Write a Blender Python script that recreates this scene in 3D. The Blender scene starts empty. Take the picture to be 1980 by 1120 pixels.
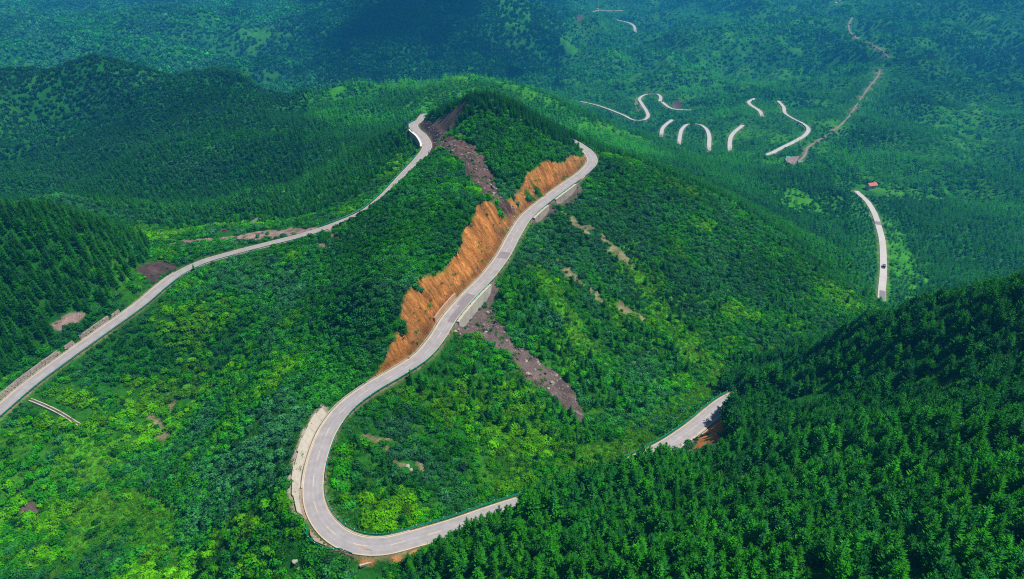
import bpy, bmesh, math, random
import numpy as np
from mathutils import Vector, Matrix, Euler

# ------------------------------------------------------------------ camera, sky, sun, exposure
SC = bpy.context.scene
IMG_W, IMG_H, FOC = 1980.0, 1120.0, 1320.0
PITCH = math.radians(30.0)
SP, CP = math.sin(PITCH), math.cos(PITCH)
cam_data = bpy.data.cameras.new('camera')
cam_data.sensor_width = 36.0
cam_data.lens = 36.0 * FOC / IMG_W
cam_data.clip_start = 1.0
cam_data.clip_end = 30000.0
cam = bpy.data.objects.new('camera', cam_data)
SC.collection.objects.link(cam)
cam.location = (0, 0, 0)
cam.rotation_euler = (math.radians(90) - PITCH, 0, 0)
SC.camera = cam

SUN_EL, SUN_AZ = math.radians(62), math.radians(92)     # azimuth clockwise from +Y (view direction)
SUN_DIR = Vector((math.cos(SUN_EL) * math.sin(SUN_AZ), math.cos(SUN_EL) * math.cos(SUN_AZ), math.sin(SUN_EL)))
world = bpy.data.worlds.new('World')
SC.world = world
world.use_nodes = True
wn = world.node_tree
wn.nodes.clear()
w_out = wn.nodes.new('ShaderNodeOutputWorld')
w_bg = wn.nodes.new('ShaderNodeBackground')
w_sky = wn.nodes.new('ShaderNodeTexSky')
w_sky.sky_type = 'NISHITA'
w_sky.sun_disc = False
w_sky.sun_elevation = SUN_EL
w_sky.sun_rotation = SUN_AZ
w_sky.altitude = 1500
w_bg.inputs['Strength'].default_value = 0.055
wn.links.new(w_sky.outputs[0], w_bg.inputs['Color'])
wn.links.new(w_bg.outputs[0], w_out.inputs['Surface'])
sun_data = bpy.data.lights.new('sun', 'SUN')
sun_data.energy = 5.0
sun_data.angle = math.radians(0.53)
sun_data.color = (1.0, 0.94, 0.82)
sun = bpy.data.objects.new('sun', sun_data)
SC.collection.objects.link(sun)
sun.rotation_euler = (-SUN_DIR).to_track_quat('-Z', 'Y').to_euler()
sun.location = SUN_DIR * 3000
SC.view_settings.view_transform = 'Standard'
SC.view_settings.look = 'None'
SC.view_settings.exposure = 0.2
SC.view_settings.gamma = 1.0
SC.view_settings.use_curve_mapping = False
SC.cycles.use_denoising = False      # fine foliage keeps its grain
SC.cycles.filter_width = 1.15
SC.cycles.max_bounces = 6
SC.cycles.diffuse_bounces = 3
SC.cycles.volume_bounces = 1

HAZE = 0.00022

# ------------------------------------------------------------------ helpers
RNG = np.random.default_rng(7)
random.seed(7)

def ray(px, py):
    """unit-forward ray of a photo pixel: world direction with forward component 1"""
    r = (np.asarray(px, float) - IMG_W / 2) / FOC
    u = (IMG_H / 2 - np.asarray(py, float)) / FOC
    return r, CP + u * SP, -SP + u * CP

def at_depth(px, py, zc):
    r, y, z = ray(px, py)
    return np.stack([r * zc, y * zc, z * zc], -1)

def at_height(px, py, h):
    r, y, z = ray(px, py)
    zc = h / z
    return np.stack([r * zc, y * zc, np.broadcast_to(h, np.shape(zc))], -1)

def project(p):
    """photo pixel and forward depth of world points"""
    zc = p[..., 1] * CP - p[..., 2] * SP
    up = p[..., 1] * SP + p[..., 2] * CP
    s = FOC / np.maximum(zc, 1e-3)
    return IMG_W / 2 + p[..., 0] * s, IMG_H / 2 - up * s, zc

def _hash(ix, iy, seed):
    h = (ix.astype(np.int64) * 374761393 + iy.astype(np.int64) * 668265263 + seed * 1274126177) & 0xffffffff
    h = ((h ^ (h >> 13)) * 1274126177) & 0xffffffff
    return ((h ^ (h >> 16)) & 0xffff) / 65535.0

def vnoise(x, y, seed=0):
    x0, y0 = np.floor(x), np.floor(y)
    fx, fy = x - x0, y - y0
    fx = fx * fx * fx * (fx * (fx * 6 - 15) + 10); fy = fy * fy * fy * (fy * (fy * 6 - 15) + 10)
    a = _hash(x0, y0, seed); b = _hash(x0 + 1, y0, seed)
    c = _hash(x0, y0 + 1, seed); d = _hash(x0 + 1, y0 + 1, seed)
    return (a + (b - a) * fx) * (1 - fy) + (c + (d - c) * fx) * fy

def fbm(x, y, scale, octaves=4, seed=0, gain=0.5):
    """-1..1"""
    v = 0; amp = 1; tot = 0; x = x / scale; y = y / scale
    ca, sa = math.cos(0.6), math.sin(0.6)
    for i in range(octaves):
        v = v + amp * (vnoise(x, y, seed + i * 17) * 2 - 1); tot += amp
        amp *= gain
        x, y = (x * ca - y * sa) * 2.03 + 11.3, (x * sa + y * ca) * 2.03 + 5.7
    return v / tot

def sstep(a, b, x):
    t = np.clip((x - a) / (b - a), 0, 1)
    return t * t * (3 - 2 * t)

def in_poly(px, py, poly):
    poly = np.asarray(poly, float)
    inside = np.zeros(px.shape, bool)
    n = len(poly)
    for i in range(n):
        x1, y1 = poly[i]; x2, y2 = poly[(i + 1) % n]
        if y1 == y2: continue
        c = ((y1 > py) != (y2 > py)) & (px < (x2 - x1) * (py - y1) / (y2 - y1) + x1)
        inside ^= c
    return inside

def catmull(P, n_per=12):
    P = np.asarray(P, float)
    Q = np.vstack([2 * P[0] - P[1], P, 2 * P[-1] - P[-2]])
    out = []
    for i in range(1, len(Q) - 2):
        p0, p1, p2, p3 = Q[i - 1], Q[i], Q[i + 1], Q[i + 2]
        # centripetal
        t0 = 0; t1 = t0 + max(np.linalg.norm(p1 - p0), 1e-6) ** .5
        t2 = t1 + max(np.linalg.norm(p2 - p1), 1e-6) ** .5; t3 = t2 + max(np.linalg.norm(p3 - p2), 1e-6) ** .5
        for t in np.linspace(t1, t2, n_per, endpoint=False):
            a1 = (t1 - t) / (t1 - t0) * p0 + (t - t0) / (t1 - t0) * p1
            a2 = (t2 - t) / (t2 - t1) * p1 + (t - t1) / (t2 - t1) * p2
            a3 = (t3 - t) / (t3 - t2) * p2 + (t - t2) / (t3 - t2) * p3
            b1 = (t2 - t) / (t2 - t0) * a1 + (t - t0) / (t2 - t0) * a2
            b2 = (t3 - t) / (t3 - t1) * a2 + (t - t1) / (t3 - t1) * a3
            out.append((t2 - t) / (t2 - t1) * b1 + (t - t1) / (t2 - t1) * b2)
    out.append(P[-1])
    return np.array(out)

def resample(P, step):
    seg = np.linalg.norm(np.diff(P, axis=0), axis=1)
    s = np.concatenate([[0], np.cumsum(seg)])
    n = max(2, int(round(s[-1] / step)) + 1)
    t = np.linspace(0, s[-1], n)
    return np.stack([np.interp(t, s, P[:, k]) for k in range(3)], 1), t

def side_of(P):
    """unit vector to the right of travel at every sample"""
    d = np.gradient(P[:, :2], axis=0)
    d /= np.maximum(np.linalg.norm(d, axis=1, keepdims=True), 1e-9)
    return np.stack([d[:, 1], -d[:, 0]], 1)

# ------------------------------------------------------------------ roads, traced as centre lines: photo pixel + height below the camera
# main road near the camera: from behind the right-hand spur, round the hairpin, up to the bend right of the summit
ROAD_A = [(1500,752,-163.5),(1468,757,-162.6),(1434,764,-161.8),(1405,776,-161),(1380,795,-160.4),(1340,828,-159),(1290,862,-157.4),(1232,892,-156),(1140,934,-154),(1050,962,-152.6),(960,990,-151.3),
          (880,1018,-150.2),(800,1042,-149.4),(740,1056,-149),(690,1053,-148.7),(652,1036,-148.4),(624,1008,-148.2),(608,972,-148),(606,930,-147.7),(616,880,-147.2),(636,830,-146.6),
          (668,788,-146),(715,752,-145.4),(770,720,-144.8),(815,690,-144.2),(845,655,-143.6),(870,615,-143),(905,574,-142.2),(945,533,-141.4),(975,492,-140.6),(995,455,-139.8),
          (1018,420,-139),(1055,388,-138),(1095,358,-137),(1130,333,-136.2),(1146,312,-135.6),(1138,294,-135.1),(1118,279,-134.7)]
# road left of the summit, running down to the lower left corner
ROAD_B = [(-60,845,-166.5),(0,793,-165),(60,742,-163.5),(130,690,-161.8),(200,640,-160),(270,590,-158),(310,556,-156.5),(345,530,-155),(390,508,-153.4),(450,490,-151.4),(520,472,-149),
          (590,454,-146.6),(650,434,-144.3),(705,410,-142.4),(745,378,-140.8),(780,340,-139.2),(812,305,-137.8),(826,283,-137),(818,264,-136.4),(803,250,-136),(800,240,-135.8),(813,233,-135.6)]
# the ring round the back of the summit that joins both (out of sight)
A_END = at_height(1118, 279, -134.7); B_END = at_height(813, 233, -135.6)
# far valley roads: photo pixel + forward depth
FAR_ROADS = {
 'C': [(1706,640,455),(1701,608,495),(1704,570,525),(1708,530,560),(1707,490,600),(1702,450,640),(1692,415,685),(1676,388,725),(1655,372,760)],
 'D': [(1480,302,880),(1503,291,900),(1535,276,945),(1557,262,985),(1563,250,1015),(1553,240,1045),(1533,231,1080),(1518,220,1110),(1515,208,1145),(1504,195,1180)],
 'E': [(1475,226,1085),(1468,213,1120),(1452,204,1160),(1448,197,1185),(1460,191,1205)],
 'F': [(1412,296,905),(1411,283,935),(1413,266,985),(1422,254,1020),(1436,243,1050)],
 'G': [(1370,300,900),(1371,280,945),(1371,262,1000),(1364,248,1040),(1350,241,1065),(1332,241,1070),(1320,249,1050),(1315,264,1005),(1313,280,965)],
 'H': [(1290,288,950),(1281,277,985),(1279,258,1035),(1283,246,1075),(1300,232,1120)],
 'I': [(1340,214,1200),(1318,213,1215),(1300,211,1230),(1288,205,1255),(1280,198,1275)],
 'J': [(1276,196,1280),(1277,188,1310),(1270,184,1330),(1250,184,1335),(1237,190,1310),(1241,200,1275),(1249,212,1230),(1253,225,1185),(1245,233,1165),(1230,234,1165),(1205,223,1205),(1175,211,1250),(1150,203,1285),(1122,197,1310)],
 'K': [(1228,76,2010),(1228,62,2120),(1225,50,2210),(1215,44,2260),(1198,40,2300),(1182,36,2340)],
 'L': [(1205,21,2520),(1180,21,2500),(1158,20,2500),(1145,23,2470),(1130,26,2440)],
 'M': [(1535,318,835),(1556,300,870),(1562,285,905),(1580,272,940),(1608,255,990),(1635,232,1055),(1650,212,1110),(1665,190,1170),(1683,165,1250),(1697,148,1310),(1702,133,1370)],
 'N': [(1718,112,1450),(1705,98,1510),(1685,88,1560),(1662,80,1600),(1652,70,1650),(1642,58,1720),(1642,46,1780),(1648,34,1850)],
}
FAR_WIDTH = {k: 5.6 for k in FAR_ROADS}; FAR_WIDTH.update(C=5.4, J=6.0, K=8.0, L=8.0, M=2.8, N=3.8)

roadA = catmull(at_height(*np.array(ROAD_A, float).T)); roadB = catmull(at_height(*np.array(ROAD_B, float).T))
ring = catmull(np.array([A_END, A_END + (-14, 26, .2), (8, 478, -134.6), (-30, 492, -134.8), (-58, 482, -135.2), B_END + (2, 14, .2), B_END], float))

# ------------------------------------------------------------------ terrain: control points (photo pixel + forward depth), thin surface through them
CTRL = [
 # lower-left hollow
 (0,860,250),(0,960,245),(0,1060,225),(0,1118,214),(120,800,258),(120,900,252),(120,1000,238),(130,1118,219),(250,700,288),(250,800,276),(250,900,262),(250,1010,238),(260,1118,214),
 (350,620,298),(350,720,292),(360,820,272),(370,920,242),(390,1020,220),(400,1118,203),(450,560,309),(450,650,296),(470,750,264),(480,850,237),(500,950,208),(520,1040,193),(530,1118,187),(520,900,209),
 (560,500,322),(560,560,304),(570,640,277),(580,740,246),(560,820,226),(585,850,208),(575,905,199),(565,960,191),(600,800,220),(600,1090,179),(680,1112,173),
 # spur between the two roads
 (640,490,314),(650,560,288),(660,640,262),(650,700,247),(620,770,233),(700,440,328),(710,520,286),(690,650,247),(690,710,242),(745,400,331),(800,345,343),(850,300,366),(900,330,350),(950,372,342),
 # summit
 (930,190,412),(890,200,418),(970,200,410),(1010,225,403),(1060,255,402),(1095,285,396),(850,225,425),(835,250,412),(900,250,394),(950,260,386),(1010,290,376),(1060,305,382),(870,275,385),(905,300,372),(960,320,362),(930,290,373),
 # slope right of the right-hand road
 (1180,330,384),(1190,300,398),(1240,340,394),(1320,370,393),(1400,405,390),(1480,450,384),(1560,500,378),(1630,550,368),(1690,605,357),
 (1100,450,330),(1180,420,352),(1250,430,362),(1330,470,358),(1420,510,352),(1500,570,342),(1580,620,332),(1640,630,334),
 (1050,520,302),(1130,530,310),(1220,540,320),(1310,560,324),(1400,600,318),(1480,640,312),(1550,660,312),
 (980,600,276),(1060,620,279),(1150,630,288),(1250,650,294),(1340,680,295),(930,650,261),(1000,700,257),(1090,720,264),(1180,730,271),(1280,720,281),
 # hollow inside the hairpin
 (860,720,248),(900,780,236),(980,780,241),(1070,790,246),(1130,810,247),(760,800,226),(830,850,221),(920,860,222),(1010,860,226),(700,880,208),(760,920,205),(850,930,207),(940,920,212),(680,960,196),(760,990,194),(840,970,199),
 # stream beside the lower road
 (1030,925,212),(1110,880,224),(1190,835,241),(1270,795,257),(1340,750,274),(1385,715,289),(1450,690,297),(1230,770,259),(1300,770,264),
 # plantation slope on the right
 (900,1060,168),(980,1020,172),(1080,980,182),(1200,930,192),(1310,885,207),(1000,1118,147),(1100,1060,157),(1200,1000,169),(1320,940,183),(1400,880,197),(1430,812,224),(1440,775,236),
 (1150,1118,136),(1300,1060,145),(1400,980,160),(1500,900,176),(1550,855,182),(1480,800,224),(1480,740,244),(1300,1118,127),(1450,1060,134),(1600,960,148),(1700,880,164),
 (1450,1118,119),(1650,1060,122),(1750,960,134),(1850,850,152),(1620,850,172),(1750,835,160),(1880,812,146),(1600,790,214),(1600,720,229),(1600,660,243),(1750,785,192),(1720,700,211),(1720,620,228),(1850,740,183),(1850,650,199),(1850,585,211),
 (1800,1118,106),(1950,1000,116),(1950,860,138),(1950,745,171),(1950,650,187),(1975,552,200),(820,1118,170),(740,1115,180),
 # hillside left of the left road
 (0,740,268),(0,660,277),(60,680,276),(0,560,284),(60,600,284),(130,600,288),(0,470,288),(100,500,294),(180,540,296),(200,470,312),(100,430,300),(0,420,292),(210,440,325),(280,480,338),(330,470,350),(270,540,318),
 (380,470,342),(450,460,350),(520,445,360),(600,430,368),(480,436,366),(420,437,367),(340,450,358),(420,460,410),(300,470,400),(200,455,390),(100,445,370),(0,440,360),(520,450,405),
 # far side of the left road
 (640,410,385),(700,370,400),(740,330,425),(770,290,455),(790,262,470),(600,410,410),(650,360,450),(700,310,490),(750,260,520),
 # valley and hills on the left
 (380,410,520),(450,410,530),(520,400,530),(300,410,520),(200,400,540),(100,395,555),(0,395,560),(580,350,540),(650,300,570),(560,300,600),(450,330,600),(350,330,600),(400,295,630),(300,300,640),(200,330,630),(100,350,625),(0,350,620),
 (0,300,680),(100,290,700),(200,270,700),(300,250,720),(400,240,720),(500,260,680),(600,240,690),(0,220,760),(100,200,780),(200,180,800),(300,180,800),(400,190,790),(480,200,790),(0,145,825),(90,125,835),(180,102,845),(260,112,845),(330,130,845),(400,146,845),(480,172,840),(560,186,835),
 (620,190,830),(700,165,850),(800,145,855),(930,137,850),(700,220,740),(800,190,770),(780,215,720),(700,260,650),(640,220,745),(1000,155,830),(1060,180,800),(1000,165,800),(1130,215,750),(1130,245,700),(1200,260,710),(1250,290,690),(1180,275,670),(1300,310,690),
 # forest between the right-hand slope and the valley road
 (1250,315,640),(1340,345,635),(1420,360,650),(1500,400,620),(1580,440,600),(1640,480,580),(1670,540,540),(1400,330,740),(1500,340,760),(1600,380,720),(1650,430,650),(1480,320,815),(1380,315,820),
 # far right
 (1760,560,560),(1740,480,610),(1780,540,570),(1830,570,560),(1900,540,600),(1960,520,620),(1800,450,690),(1900,450,700),(1750,400,730),(1850,380,800),(1950,380,800),(1700,350,800),(1640,330,840),(1780,330,860),(1900,310,930),(1970,300,950),
 (1700,270,970),(1820,260,1050),(1950,230,1150),(1750,190,1180),(1880,150,1300),(1970,140,1330),(1800,100,1480),(1900,60,1650),(1975,40,1750),(1975,2,2050),(1850,2,2050),(1750,40,1800),(1700,2,2100),
 (1600,200,1150),(1620,140,1340),(1560,170,1240),(1480,170,1260),(1400,200,1180),(1400,150,1360),(1320,180,1280),(1500,120,1440),(1560,60,1720),(1450,80,1640),(1350,120,1500),(1260,150,1420),(1200,165,1400),(1160,180,1370),(1100,165,1420),(1600,10,2050),(1500,20,2000),(1400,30,1980),(1320,70,1780),(1270,100,1640),(1230,90,1700),
 (1180,120,1620),(1120,140,1540),(1090,110,1660),(1140,80,1860),(1100,40,2250),(1170,50,2200),(1250,30,2350),(1060,10,2700),(1150,5,2800),(1300,5,2500),
 # dark mountain and the far left
 (1070,60,1880),(1020,15,1850),(1000,80,1600),(940,120,1480),(860,150,1390),(760,140,1410),(900,60,1560),(900,2,1760),(800,80,1500),(700,120,1440),(620,155,1340),(540,145,1400),(650,60,1600),(720,10,1720),(560,90,1600),(600,5,1860),(800,-60,1900),(950,-70,2000),
 (480,120,1480),(400,120,1460),(300,100,1520),(200,85,1560),(100,110,1440),(0,120,1400),(430,60,1760),(300,50,1800),(150,40,1850),(0,50,1750),(480,5,2300),(300,2,2300),(100,2,2250),(0,2,2200),
]
C = np.array(CTRL, float)
ctrl = [at_depth(C[:, 0], C[:, 1], C[:, 2])]
HIDDEN = np.array([   # ground nobody sees from here: behind crests, beside and behind the camera, beyond the frame
 (-40,520,-165),(10,540,-172),(60,500,-168),(-90,520,-172),(0,620,-205),(120,480,-180),(190,450,-205),(250,420,-225),(330,420,-245),(250,330,-215),(330,300,-235),(200,250,-178),(240,300,-205),(290,240,-190),(210,205,-135),(260,180,-110),
 (-20,980,-300),(-150,980,-320),(-300,1020,-335),(-450,1060,-335),(-620,1100,-325),(-800,1080,-305),(100,960,-310),(220,900,-295),(-260,370,-150),(-330,400,-175),(-250,430,-185),(-180,440,-178),
 (-300,250,-150),(-350,150,-140),(-260,60,-165),(-150,40,-178),(-60,60,-160),(0,40,-125),(0,0,-120),(60,20,-95),(120,40,-72),(160,90,-80),(220,100,-75),(0,-150,-110),(200,-100,-60),(-250,-100,-150),(400,100,-90),(-500,200,-130),(0,-500,-100),(500,-400,-80),(-600,-300,-120),
 (500,300,-170),(700,500,-260),(900,800,-300),(1200,1000,-290),(-600,450,-190),(-700,700,-190),(-1000,900,-220),(-1200,600,-160),(1200,500,-200),(1800,1500,-250),(-1700,1500,-260),
 (-3000,2500,-150),(3000,2500,-150),(-2000,3000,-240),(0,3300,-330),(1500,3300,-200),(-1000,3600,-180),(700,3800,-320),(-3000,4500,-60),(3000,4500,-40),(0,5000,-180),(1500,5500,-80),(-1500,5500,-60),
 (0,8500,0),(4000,8500,20),(-4000,8500,20),(4200,0,-100),(-4200,0,-100),(4200,4000,-60),(-4200,4000,-60)], float)
ctrl.append(HIDDEN)
for r in (roadA, roadB, ring):
    ctrl.append(resample(r, 13.0)[0])
for k, v in FAR_ROADS.items():
    v = np.array(v, float)
    ctrl.append(at_depth(v[:, 0], v[:, 1], v[:, 2]))
# ground above the orange cut: metres to the left of the climbing road and metres above it
def beside(road, px, py, off, up):
    u, v, _ = project(road); q = int(np.argmin((u - px) ** 2 + (v - py) ** 2))
    n = side_of(road)[q]
    return [road[q, 0] - n[0] * off, road[q, 1] - n[1] * off, road[q, 2] + up]
CUT_TOPS = [(770,720,9,5),(800,702,10,10),(845,655,12,14),(870,615,13,15),(905,574,13,13),(945,533,12,14),(975,492,13,17),(995,455,13,17),(1018,420,12,12),(1055,388,13,16),(1095,358,13,16),(1130,333,12,14)]
ctrl.append(np.array([beside(roadA, *c) for c in CUT_TOPS] + [beside(roadA, a, b, o + 17, h + dh) for (a, b, o, h), dh in zip(CUT_TOPS[1:8], (2, 4, 5, 5, 5, 5, 4))]))
ctrl = np.vstack(ctrl)

def fit_rbf(P, c=9.0, smooth=0.6):
    d = np.sqrt(((P[:, None, :2] - P[None, :, :2]) ** 2).sum(-1) + c * c)
    n = len(P)
    dep = np.hypot(P[:, 0], P[:, 1])
    A = np.zeros((n + 3, n + 3)); A[:n, :n] = -d + np.diag(smooth + dep * 0.006)
    A[:n, n] = 1; A[:n, n + 1:] = P[:, :2] / 1000; A[n:, :n] = A[:n, n:].T
    b = np.concatenate([P[:, 2], [0, 0, 0]])
    return np.linalg.solve(A, b)
RW = fit_rbf(ctrl)
def rbf(x, y, c=9.0):
    out = np.empty(x.size); xf = x.ravel().astype(np.float32); yf = y.ravel().astype(np.float32)
    cx = ctrl[:, 0].astype(np.float32); cy = ctrl[:, 1].astype(np.float32); w = (-RW[:len(ctrl)]).astype(np.float32)
    for i in range(0, x.size, 20000):
        a, b = xf[i:i + 20000], yf[i:i + 20000]
        d = np.sqrt((a[:, None] - cx) ** 2 + (b[:, None] - cy) ** 2 + np.float32(c * c))
        out[i:i + 20000] = d @ w
    n = len(ctrl)
    return (out + RW[n] + RW[n + 1] * x.ravel() / 1000 + RW[n + 2] * y.ravel() / 1000).reshape(x.shape)

def axis(lo, hi, fine, out_lo, out_hi, cap, ratio=1.03):
    core = np.arange(lo, hi, fine)
    up = []; s = fine; v = core[-1]
    while v < out_hi:
        lim = cap if v < 3300 else 150.0
        s = min(s * ratio, lim) if v < 3300 else min(s * 1.15, lim)
        v += s; up.append(v)
    dn = []; s = fine; v = core[0]
    while v > out_lo:
        lim = cap if v > -3300 else 150.0
        s = min(s * ratio, lim) if v > -2200 else min(s * 1.15, 150.0)
        v -= s; dn.append(v)
    return np.array(dn[::-1] + list(core) + up)
GX = axis(-235, 215, 1.0, -4200, 4200, 15.0)
GY = axis(85, 460, 1.0, -500, 8500, 15.0)
XX, YY = np.meshgrid(GX, GY)
ZZ = rbf(XX, YY)

# all roads as samples every metre or so
near_roads = {'A': resample(roadA, 1.0)[0], 'ring': resample(ring, 1.0)[0], 'B': resample(roadB, 1.0)[0]}
def bilinear(F, x, y):
    i = np.clip(np.searchsorted(GX, x) - 1, 0, len(GX) - 2); j = np.clip(np.searchsorted(GY, y) - 1, 0, len(GY) - 2)
    fx = np.clip((x - GX[i]) / (GX[i + 1] - GX[i]), 0, 1); fy = np.clip((y - GY[j]) / (GY[j + 1] - GY[j]), 0, 1)
    return (F[j, i] * (1 - fx) + F[j, i + 1] * fx) * (1 - fy) + (F[j + 1, i] * (1 - fx) + F[j + 1, i + 1] * fx) * fy
far_roads = {}
for k, v in FAR_ROADS.items():
    v = np.array(v, float)
    P = catmull(at_depth(v[:, 0], v[:, 1], v[:, 2]))
    P, _ = resample(P, 2.5)
    # even out the height: a road has a gentle grade
    z = bilinear(ZZ, P[:, 0], P[:, 1])
    ker = np.ones(15) / 15
    zp = np.concatenate([np.full(7, z[0]), z, np.full(7, z[-1])])
    P[:, 2] = np.convolve(zp, ker, 'valid')
    far_roads[k] = P
# nearest-road fields on the grid
RD = np.full(XX.shape, 1e3); RZ = np.zeros(XX.shape); RS = np.zeros(XX.shape); RSIDE = np.zeros(XX.shape); RID = np.full(XX.shape, -1)
road_ids = list(near_roads) + list(far_roads)
for ri, k in enumerate(road_ids):
    P = near_roads.get(k); P = far_roads[k] if P is None else P
    S = side_of(P); R = 34.0 if k in near_roads else 40.0
    ss = np.concatenate([[0], np.cumsum(np.linalg.norm(np.diff(P[:, :2], axis=0), axis=1))])
    for q in range(0, len(P), 1):
        x, y, z = P[q]
        i0, i1 = np.searchsorted(GX, [x - R, x + R]); j0, j1 = np.searchsorted(GY, [y - R, y + R])
        dx = XX[j0:j1, i0:i1] - x; dy = YY[j0:j1, i0:i1] - y
        d = np.hypot(dx, dy)
        m = d < RD[j0:j1, i0:i1]
        RD[j0:j1, i0:i1][m] = d[m]; RZ[j0:j1, i0:i1][m] = z; RS[j0:j1, i0:i1][m] = ss[q]
        RSIDE[j0:j1, i0:i1][m] = (dx * S[q, 0] + dy * S[q, 1])[m]; RID[j0:j1, i0:i1][m] = ri

# undulation: gentle near the camera, gullied far off, none at the roads
DEP = np.hypot(XX, YY)
away = sstep(6, 34, RD)
amp = 1.0 + 21.0 * sstep(420, 1000, DEP) + 36 * sstep(1000, 2200, DEP)
rid = (1 - np.abs(fbm(XX, YY, 260, 4, 31)) * 2.2)
amp = amp * (1 + .9 * sstep(-60, -180, XX) * sstep(500, 640, DEP) * sstep(1300, 900, DEP))
rid3 = (1 - np.abs(fbm(XX, YY, 520, 3, 39)) * 2.4) - .5
rid2 = (1 - np.abs(fbm(XX, YY, 130, 3, 37)) * 2.2) - .55
ZZ = ZZ + away * (fbm(XX, YY, 38, 4, 3) * 1.3 + amp * (0.5 * fbm(XX, YY, 170, 4, 9) + 0.55 * (rid - .55) + .38 * rid2 + .6 * rid3 * sstep(900, 1500, DEP)) * sstep(300, 700, DEP))

# road bench with cut and fill banks
HWR = {k: 3.1 for k in near_roads}; HWR.update({k: FAR_WIDTH[k] / 2 for k in far_roads})
hw = np.array([HWR[k] for k in road_ids] + [3.0])[RID.astype(int)]
e = RD - hw - 0.9
cut = np.where(RID == 0, 1.55, 1.2) + 0.12 * fbm(XX, YY, 9, 2, 77)
fill = np.full(XX.shape, 0.85)
fill = np.where(RID == 0, 1.5, fill)
hi = RZ - 0.3 + np.maximum(e, 0) * cut
lo = RZ - 0.3 - np.maximum(e, 0) * fill
near = RD < 33
# retaining walls on the downhill side: the ground drops at the wall instead of banking off
def s_at(k, px, py):
    P = near_roads[k]; u, v, _ = project(P); q = int(np.argmin((u - px) ** 2 + (v - py) ** 2))
    return np.concatenate([[0], np.cumsum(np.linalg.norm(np.diff(P[:, :2], axis=0), axis=1))])[q], q
FILL_WALLS = [('A', 868, 622, 932, 545, 1, 4.6), ('A', 1018, 420, 1047, 395, 1, 3.8), ('A', 1060, 384, 1100, 353, 1, 3.8), ('B', 826, 283, 803, 250, -1, 4.0)]
DROP = np.zeros(XX.shape, bool)
for k, xa, ya, xb, yb, sd, H in FILL_WALLS:
    s0, s1 = s_at(k, xa, ya)[0], s_at(k, xb, yb)[0]
    w = (RID == road_ids.index(k)) & (RS > s0) & (RS < s1) & (RSIDE * sd > 3.5) & (RD < 16)
    prof = RZ - H * np.minimum(1, .55 + .45 * np.minimum(RS - s0, s1 - RS) / 5) - np.maximum(RD - 4.4, 0) * .55
    lo = np.where(w, np.minimum(lo, prof), lo); hi = np.where(w, np.minimum(hi, prof + np.maximum(RD - 9, 0) * .8), hi); DROP |= w & (RD < 9)
e = np.where(DROP, 1.0, e)
ZT = np.where(near, np.clip(ZZ, np.where(e < 0, RZ - 0.3, lo), np.where(e < 0, RZ - 0.3, hi)), ZZ)
WALLZ = np.zeros(XX.shape, bool)
for k, xa, ya, xb, yb, sd, H in FILL_WALLS:
    WALLZ |= (RID == road_ids.index(k)) & (RS > s_at(k, xa, ya)[0] - 3) & (RS < s_at(k, xb, yb)[0] + 3) & (RSIDE * sd > 0)
FACED = (RID == 0) & (RS > s_at('A', 600, 992)[0] - 1) & (RS < s_at('A', 652, 805)[0] + 1) & (RSIDE < 0) & (RD < 6.6)      # under the concrete slope facing
sf0, sf1 = s_at('A', 600, 992)[0], s_at('A', 652, 805)[0]
wr = sstep(-16, 0, RS - sf0) * sstep(-16, 0, sf1 - RS)
fz = (RID == 0) & (wr > 0) & (RSIDE < 0) & (RD > 4.2) & (RD < 33.5)
ZT = np.where(fz, np.maximum(ZT, np.minimum(RZ - .3 + (RD - 4.1) * 1.3, RZ + 2.5 - np.maximum(RD - 7.0, 0) * .9 - (1 - wr) * 16)), ZT)
CUTM = (~WALLZ) * sstep(0.15, 0.9, np.where(near & (e > 0), ZZ - hi, -1))      # where the natural slope was cut away
ZZ = ZT
# ------------------------------------------------------------------ materials
def new_mat(name):
    m = bpy.data.materials.new(name); m.use_nodes = True
    nt = m.node_tree
    return m, nt, nt.nodes, nt.links, nt.nodes['Principled BSDF']

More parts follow.
